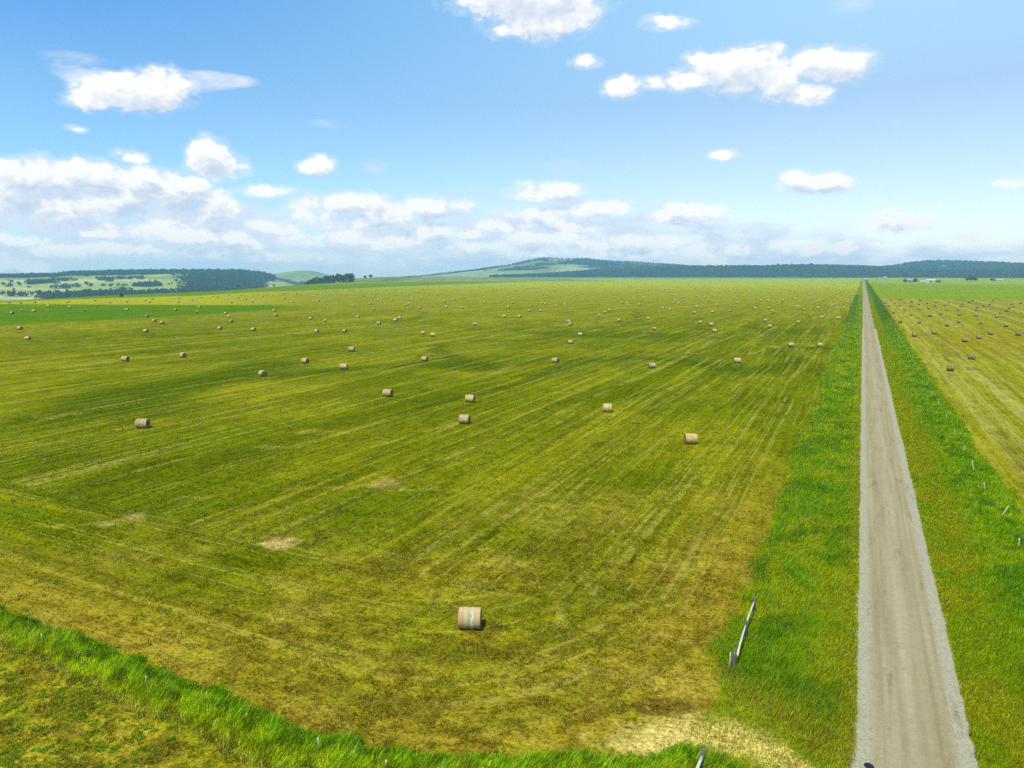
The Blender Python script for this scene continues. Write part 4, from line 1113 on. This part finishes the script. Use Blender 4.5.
def spot(px, py):
    p = gp(px, py); return (p[0], p[1], float(ground_h(p[0], p[1])))
building("barn", spot(909.5, 282.2), 0.2, 34, 16, 7, 5, M_GREYROOF, M_GREYROOF, "long grey metal barn at the left of the distant farmyard", "barn", 5, 6)
building("shed", spot(923.3, 282.8), 0.1, 20, 10, 4.5, 2.5, M_WHITE, M_WHITE, "low white shed between the grey barn and the big white barn", "shed", 4)
building("barn", spot(930.8, 282.5), -0.1, 26, 15, 7.5, 4.5, M_WHITE, M_WHITE, "big white barn at the middle of the distant farmyard", "barn", 5, 6)
building("shed", spot(938, 282.4), 0.3, 16, 9, 5, 3, M_BROWN, M_DARKROOF, "brown shed right behind the big white barn", "shed", 3)
building("house", spot(994.6, 281.0), 0.0, 12, 10, 5, 4, M_BROWN, M_DARKROOF, "dark roofed house beside the pair of small white buildings far right", "house", 4, 1.4)
building("house", spot(997.4, 281.2), 0.2, 11, 9, 6.5, 3, M_WHITE, M_WHITE, "small bright white building, nearer to the dark roofed house", "house", 3, 1.4)
building("shed", spot(1000.8, 281.2), -0.1, 11, 9, 6.0, 2.5, M_WHITE, M_WHITE, "small bright white building, outer one of the pair far right", "shed", 3, 3)
building("house", spot(864.6, 280.0), 0.1, 13, 9, 5, 3, M_WHITE, M_WHITE, "tiny white house at the far end of the gravel road", "house", 4, 1.4)
building("house", spot(878.5, 279.2), 0.4, 20, 11, 5, 4, M_WHITE, M_GREYROOF, "pale house at the forest foot, the first right of the road end", "house", 5, 1.4)
building("barn", spot(884.6, 279.0), 0.2, 22, 14, 9, 6, M_WHITE, M_GREYROOF, "tall pale barn at the forest foot right of the road end", "barn", 4, 5)
for k, (px, lb) in enumerate(((757, "pale house alone at the forest foot below the long ridge"), (808, "pale house at the forest foot, the one farthest from the road end"), (814.5, "pale shed at the forest foot beside two similar pale buildings"), (820, "pale barn at the forest foot, nearest to the road end of its row"))):
    p = H_FRONT(float(px), 5330.0)
    building("house", tuple(p), 0.3 * k, 24, 14, 8, 6, M_WHITE, M_GREYROOF, lb, "house", 4, 3)
for k, (px, h, lb) in enumerate(((967.3, 13, "dark tree at the left end of the small grove far right"), (970.2, 17, "tallest dark tree of the small grove far right"), (972.8, 16, "dark tree right beside the tallest one in the small grove"), (975.6, 11, "low dark tree at the outer end of the small grove"),
                                ((905.0), 10, "dark tree just before the long grey barn"), (915.2, 11, "dark tree between the grey barn and the low white shed"), (991.5, 9, "dark tree in front of the dark roofed house far right"))):
    tree(spot(px, 281.0 if px > 960 else 282.6), h, lb, None, k % 3)

# ------------------------------------------------------------------ person at the road edge
def person():
    head = gp(869.3, 765.6, 1.80); x, y = head[0], head[1]; z = 0.05
    J = {"pelvis": (0, 0, .95, .135, .10), "waist": (0, 0, 1.10, .125, .09), "chest": (0, .01, 1.32, .155, .11), "neckb": (0, 0, 1.46, .075, .065), "neck": (0, .01, 1.53, .055, .055),
         "head1": (0, .02, 1.60, .075, .085), "head2": (0, .015, 1.68, .082, .10), "head3": (0, .01, 1.75, .055, .07)}
    E = [("pelvis", "waist"), ("waist", "chest"), ("chest", "neckb"), ("neckb", "neck"), ("neck", "head1"), ("head1", "head2"), ("head2", "head3")]
    for s, n in ((-1, "l"), (1, "r")):
        J.update({"sh" + n: (s * .19, 0, 1.41, .06, .06), "el" + n: (s * .25, .03, 1.13, .045, .045), "wr" + n: (s * .15, .24, 1.10, .03, .028), "hd" + n: (s * .11, .31, 1.11, .038, .02),
                  "hip" + n: (s * .09, 0, .90, .09, .09), "kn" + n: (s * .11, .02, .50, .06, .06), "an" + n: (s * .12, -.02, .10, .042, .042), "toe" + n: (s * .13, .13, .035, .042, .03)})
        E += [("chest", "sh" + n), ("sh" + n, "el" + n), ("el" + n, "wr" + n), ("wr" + n, "hd" + n), ("pelvis", "hip" + n), ("hip" + n, "kn" + n), ("kn" + n, "an" + n), ("an" + n, "toe" + n)]
        for f in range(4):
            J[f"f{n}{f}"] = (s * (.085 + .022 * f), .345 + (.01 if f in (1, 2) else 0), 1.115, .011, .010); J[f"g{n}{f}"] = (s * (.08 + .022 * f), .375, 1.085, .009, .008)
            E += [("hd" + n, f"f{n}{f}"), (f"f{n}{f}", f"g{n}{f}")]
        J[f"t{n}"] = (s * .07, .30, 1.135, .012, .011); E.append(("hd" + n, f"t{n}"))
    J["nose"] = (0, .125, 1.655, .014, .016); E.append(("head2", "nose"))
    keys = list(J); me_ = bpy.data.meshes.new("person")
    me_.from_pydata([J[k][:3] for k in keys], [(keys.index(a), keys.index(b_)) for a, b_ in E], [])
    p = bpy.data.objects.new("person", me_); COL.objects.link(p)
    sk = p.modifiers.new("skin", "SKIN"); sd = p.modifiers.new("sub", "SUBSURF"); sd.levels = sd.render_levels = 2
    for i, k in enumerate(keys):
        me_.skin_vertices[0].data[i].radius = J[k][3:]; me_.skin_vertices[0].data[i].use_root = (k == "pelvis")
    dg = bpy.context.evaluated_depsgraph_get(); body = bpy.data.meshes.new_from_object(p.evaluated_get(dg)); bpy.data.objects.remove(p)
    p = bpy.data.objects.new("person", body); COL.objects.link(p); p.location = (x, y, z)
    skin = mat_plain("skin", (0.50, 0.31, 0.22), 0.08, 6, 0.6); shirt = mat_plain("white_cotton_shirt", (0.72, 0.72, 0.70), 0.08, 5); trs = mat_plain("dark_trousers", (0.04, 0.045, 0.06), 0.2, 5); shoe = mat_plain("dark_shoes", (0.03, 0.028, 0.026), 0.2, 5)
    body.materials.clear()
    for m_ in (skin, shirt, trs, shoe): body.materials.append(m_)
    for f in body.polygons:
        c = f.center
        f.use_smooth = True
        f.material_index = 3 if c.z < .11 else 2 if c.z < .98 and abs(c.x) < .3 and c.y < .2 else 0 if c.z > 1.49 or c.y > .14 else 1
    navy = mat_plain("navy_felt", (0.012, 0.018, 0.035), 0.2, 6, 0.75)
    def hat(b):
        prof = [(0.0, 1.845), (0.055, 1.84), (0.092, 1.815), (0.104, 1.76), (0.108, 1.715), (0.15, 1.705), (0.215, 1.715), (0.217, 1.708), (0.15, 1.697), (0.105, 1.70)]
        rows = [[b.verts.new((max(r, .004) * math.cos(2 * PI * j / 28), .012 + max(r, .004) * 1.12 * math.sin(2 * PI * j / 28), zz)) for j in range(28)] for r, zz in prof]
        for a, c in zip(rows[:-1], rows[1:]):
            for j in range(28): b.faces.new((a[j], a[(j + 1) % 28], c[(j + 1) % 28], c[j]))
        b.faces.new(rows[0])
    h = bobj("hat", hat, navy, p)
    for f in h.data.polygons: f.use_smooth = True
    eye = mat_plain("dark_eye", (0.02, 0.018, 0.016), 0.1, 5, 0.3); lip = mat_plain("lips", (0.36, 0.16, 0.13), 0.1, 5)
    def eyes(b):
        for s in (-1, 1): bmesh.ops.create_uvsphere(b, u_segments=8, v_segments=6, radius=.011, matrix=Matrix.Translation((s * .032, .098, 1.675)))
    bobj("eyes", eyes, eye, p)
    bobj("mouth", lambda b: bmesh.ops.create_uvsphere(b, u_segments=8, v_segments=6, radius=1, matrix=Matrix.Translation((0, .098, 1.615)) @ Matrix.Diagonal((.022, .01, .006, 1))), lip, p)
    p.rotation_euler = (0, 0, 0.4)
    tag(p, "person in a dark brimmed hat standing on the gravel edge of the road", "person")
person()

# ------------------------------------------------------------------ air
hz = bpy.data.materials.new("haze"); hz.use_nodes = True
t = NT(hz.node_tree); out = t.n("ShaderNodeOutputMaterial"); pv = t.n("ShaderNodeVolumePrincipled")
pv.inputs["Color"].default_value = (0.45, 0.88, 1.0, 1); pv.inputs["Density"].default_value = 8.0e-5; pv.inputs["Anisotropy"].default_value = 0.0
t.l(pv.outputs[0], out.inputs["Volume"])
b = bmesh.new(); box(b, -9600, 9600, -9600, 9600, -130, 215)
bmesh.ops.recalc_face_normals(b, faces=b.faces)
me_ = bpy.data.meshes.new("haze"); b.to_mesh(me_); b.free()
tag(link_mesh("haze", me_, hz), kind="stuff")

# ------------------------------------------------------------------ light
SUN_DIR = Vector((-0.03, -1.0, 0)).normalized(); SUN_EL = math.radians(61)
to_sun = Vector((SUN_DIR.x * math.cos(SUN_EL), SUN_DIR.y * math.cos(SUN_EL), math.sin(SUN_EL)))
sd = bpy.data.lights.new("sun", "SUN"); sd.energy = 4.4; sd.angle = math.radians(0.55); sd.color = (1.0, 0.955, 0.88)
so = bpy.data.objects.new("sun", sd); COL.objects.link(so); so.rotation_euler = (-to_sun).to_track_quat("-Z", "Y").to_euler(); so.location = (0, 0, 200)

world = bpy.data.worlds.new("World"); scene.world = world; world.use_nodes = True
t = NT(world.node_tree)
wo = t.n("ShaderNodeOutputWorld"); bg = t.n("ShaderNodeBackground"); t.l(bg.outputs[0], wo.inputs[0])
sky = t.n("ShaderNodeTexSky"); sky.sky_type = "NISHITA"; sky.sun_disc = False
sky.sun_elevation = SUN_EL; sky.sun_rotation = math.atan2(SUN_DIR.x, SUN_DIR.y)
sky.air_density = 1.0; sky.dust_density = 0.6; sky.ozone_density = 2.0; sky.altitude = 600
SKY_STRENGTH = 0.13
bg.inputs["Strength"].default_value = SKY_STRENGTH
D = t.n("ShaderNodeTexCoord").outputs["Generated"]
sx = t.n("ShaderNodeSeparateXYZ"); t.l(D, sx.inputs[0])
A_ = t.math("MULTIPLY", t.math("ARCTAN2", sx.outputs[0], sx.outputs[1]), 180 / PI)
E_ = t.math("MULTIPLY", t.math("ARCSINE", sx.outputs[2]), 180 / PI)
cv = t.n("ShaderNodeCombineXYZ"); t.l(A_, cv.inputs[0]); t.l(E_, cv.inputs[1]); AE = cv.outputs[0]

# cumulus: (x, y, half width, half height, weight) in survey directions
CUM = [(528,-4,70,26,1.1),(540,24,48,17,1.0),(505,8,36,16,.9),(567,14,28,16,.8),
 (132,94,52,19,1.15),(165,86,26,18,1.05),(95,101,28,11,.85),(585,61,16,7,.75),(668,23,22,7,.7),(655,20,12,6,.6),(76,129,11,4,.6),
 (745,70,42,22,1.2),(775,82,24,16,.95),(710,66,28,14,.9),(690,78,34,11,.8),(622,88,19,11,.9),(655,82,22,7,.65),(812,93,22,12,.95),(832,66,38,17,1.1),(808,60,18,12,.9),
 (722,155.5,16,4.5,.75),(815,183,34,11,1.0),(795,178,16,9,.9),(895,223,38,10,.95),(885,217,20,8,.9),(970,236,20,6,.75),(1013,183,18,6,.7),
 (318,166,20,10,1.0),(207,152,22,15,.95),(215,168,30,14,.75),(130,157,15,8,.6),(264,191,28,6.5,.85),
 (45,178,60,19,1.05),(15,190,40,16,1.0),(95,176,46,15,1.0),(140,180,34,13,1.05),(125,200,30,20,1.05),(180,193,34,22,1.05),(60,205,70,22,.85),(215,208,26,18,.95),(150,222,80,18,.6),
 (100,232,34,6,.7),(205,236,50,9,.85),(235,244,28,8,.9),(15,240,34,7,.75),(5,262,20,12,.85),(30,266,22,10,.7),(175,251,50,5,.6),
 (360,205,34,13,1.0),(385,216,44,15,.9),(424,208,25,11,1.0),(462,206,13,6,.85),(430,232,28,9,.85),(330,215,54,17,.55),(470,234,18,6,.75),(390,247,30,4,.6),
 (548,192,36,9,.9),(535,187,18,7,.8),(585,210,34,8,.85),(615,207,20,6,.7),(530,215,32,9,.8),(690,215,40,10,1.0),(685,209,22,8,.95),(735,233,6,3,.5),
 (545,237,36,8,.85),(625,240,30,6,.8),(635,254,46,8,.6),(528,253,34,6,.65),(700,250,11,9,.75),(735,251,17,8,.9),(780,247,14,8,.75),(815,249,20,8,.85),(845,248,24,8,.85),(880,258,22,4,.6),(1000,262,14,5,.5),
 (270,228,34,8,.7),(310,240,40,7,.65),(350,238,46,8,.75),(400,240,40,7,.7),(470,246,44,6,.7),(500,226,30,7,.7),(560,226,44,8,.75),(590,246,44,6,.7),(655,240,34,7,.7),(690,252,34,6,.65),(110,248,50,7,.7),(210,254,50,6,.65),(60,252,40,8,.7),(280,258,60,5,.6),(370,262,60,4,.55),
 (-120,170,110,40,1.0),(-220,90,80,24,.9),(1180,150,70,20,.9),(1300,220,90,20,.9)]
WISP = [(85,64,40,10,.8),(215,79,38,7,1.2),(110,76,50,12,.8),(190,82,40,8,.9),(331,124,22,4,.45),(850,6,26,8,.35),(880,240,30,4,.3),(375,167,12,7,.3),
 (60,222,130,34,1.15),(200,226,120,34,1.1),(330,232,110,32,.95),(400,226,90,28,1.0),(540,228,150,36,1.0),(690,240,140,24,.9),(120,254,220,22,1.2),(420,254,220,20,1.15),(640,256,200,18,1.05),(300,236,150,20,.9),(60,195,110,30,.9),(840,252,130,18,1.0),(960,256,90,14,.8),(900,252,110,14,.28),(560,200,70,14,.5),(300,205,50,14,.45),(560,170,20,9,.3),(740,150,30,6,.2)]

def chain(vec, blobs, flat):
    cur = None
    for x, y, rx_, ry_, w in blobs:
        a0, e0 = azel(x, y); a1, _ = azel(x + rx_, y); a2, _ = azel(x - rx_, y); _, e1 = azel(x, y - ry_); _, e2 = azel(x, y + ry_)
        ra, re = abs(a1 - a2) / 2, abs(e1 - e2) / 2
        v = t.vmath("MULTIPLY_ADD", vec, (1 / ra, 1 / re, 0), (-a0 / ra, -e0 / re, 0))
        d = t.vmath("DOT_PRODUCT", v, v)
        m_ = t.math("MULTIPLY_ADD", d, -w * 0.62, w)
        if cur is None: cur = m_
        else:
            sm_ = t.math("SMOOTH_MAX", cur, m_, 0.12) if False else t.math("MAXIMUM", cur, m_)
            cur = sm_
    return t.math("MAXIMUM", cur, -1.0)

def noise2(vec, scale, detail, rough=0.5, dist=0.0, out="Fac"):
    nd = t.n("ShaderNodeTexNoise"); nd.noise_dimensions = "2D"; t.l(vec, nd.inputs["Vector"])
    nd.inputs["Scale"].default_value = scale; nd.inputs["Detail"].default_value = detail
    nd.inputs["Roughness"].default_value = rough; nd.inputs["Distortion"].default_value = dist
    return nd.outputs[out]

def fbm_sky(vec):
    q = t.vmath("MULTIPLY", vec, (0.55, 0.85, 0))
    q2 = t.vmath("MULTIPLY_ADD", noise2(q, 0.7, 2, out="Color"), (0.8, 0.7, 0), q)
    big_ = noise2(q2, 0.9, 6, 0.52)
    vor = t.n("ShaderNodeTexVoronoi"); vor.voronoi_dimensions = "2D"; vor.feature = "F1"; t.l(q2, vor.inputs["Vector"])
    vor.inputs["Scale"].default_value = 2.1; vor.inputs["Detail"].default_value = 1.5; vor.inputs["Roughness"].default_value = 0.5
    puff = t.math("SUBTRACT", 0.55, vor.outputs["Distance"])
    return t.math("MULTIPLY_ADD", puff, 0.45, t.math("MULTIPLY", t.math("SUBTRACT", big_, 0.5), 2.1))

def density(vec, blobs=CUM):
    return t.math("MULTIPLY_ADD", fbm_sky(vec), 0.72, t.math("SUBTRACT", chain(vec, blobs, 1), 0.16))

d0 = density(AE)
d1 = density(t.vmath("ADD", AE, (-0.35, 0.85, 0)), [q for q in CUM if q[4] >= 0.8])
alpha = t.math("MAXIMUM", t.smooth(d0, -0.04, 0.46), t.math("MULTIPLY", t.smooth(d0, -0.45, 0.40), 0.40))
shade = t.math("MULTIPLY", t.smooth(d1, 0.05, 1.2), t.math("MULTIPLY_ADD", t.smooth(E_, 14.0, 5.0), 0.40, 0.62))
lit = t.math("MULTIPLY_ADD", shade, -0.80, 1.0)
lit = t.math("MULTIPLY_ADD", t.math("SUBTRACT", d0, d1), 0.45, t.math("SUBTRACT", lit, 0.10))
lit = t.math("MINIMUM", t.math("MAXIMUM", lit, 0.0), 1.0)
CW = 1.0 / SKY_STRENGTH
ccol = t.ramp(lit, [(0.0, (0.58, 0.68, 0.83)), (0.35, (0.69, 0.76, 0.87)), (0.7, (0.84, 0.87, 0.92)), (1.0, (1.0, 0.99, 0.97))])
ccol = t.vmath("SCALE", ccol); ccol.node.inputs["Scale"].default_value = CW * 0.90
wn = noise2(t.vmath("MULTIPLY", AE, (0.20, 0.62, 0)), 1.0, 7, 0.60, 0.15)
wch = t.math("MULTIPLY_ADD", t.math("SUBTRACT", wn, 0.5), 0.9, chain(AE, WISP, 0))
walpha = t.math("MULTIPLY", t.smooth(wch, -0.05, 0.95), t.smooth(wn, 0.25, 0.62))
elf = t.math("MULTIPLY", E_, 1 / 25.0, clamp=True)
lo_t = t.ramp(elf, [(0.0, (0.40, 0.475, 0.555)), (0.5, (0.36, 0.515, 0.575)), (0.84, (0.165, 0.465, 0.66)), (1.0, (0.19, 0.44, 0.62))])
hi_t = t.ramp(elf, [(0.0, (0.53, 0.475, 0.53)), (0.5, (0.60, 0.59, 0.535)), (0.84, (0.98, 1.03, 0.80)), (1.0, (0.76, 0.80, 0.72))])
side = t.math("MULTIPLY", t.smooth(A_, -66.0, 4.0), t.smooth(A_, 110.0, 60.0))
tint = t.vmath("SCALE", t.mix(side, lo_t, hi_t)); tint.node.inputs["Scale"].default_value = 2.14
skyc = t.vmath("MULTIPLY", sky.outputs[0], tint)
c = t.mix(walpha, skyc, (0.63 * CW, 0.70 * CW, 0.82 * CW))
c = t.mix(alpha, c, ccol)
t.l(c, bg.inputs["Color"])
world.cycles.sampling_method = "MANUAL"; world.cycles.sample_map_resolution = 256

# ------------------------------------------------------------------ output
vs = scene.view_settings; vs.view_transform = "Standard"; vs.look = "None"; vs.gamma = 1.0; vs.use_curve_mapping = False; vs.exposure = 0.25
scene.cycles.max_bounces = 4; scene.cycles.diffuse_bounces = 2; scene.cycles.volume_bounces = 0; scene.cycles.transmission_bounces = 2
scene.cycles.use_denoising = False
scene.cycles.use_adaptive_sampling = True; scene.cycles.adaptive_threshold = 0.025; scene.cycles.adaptive_min_samples = 32
print("bales", n_bales)
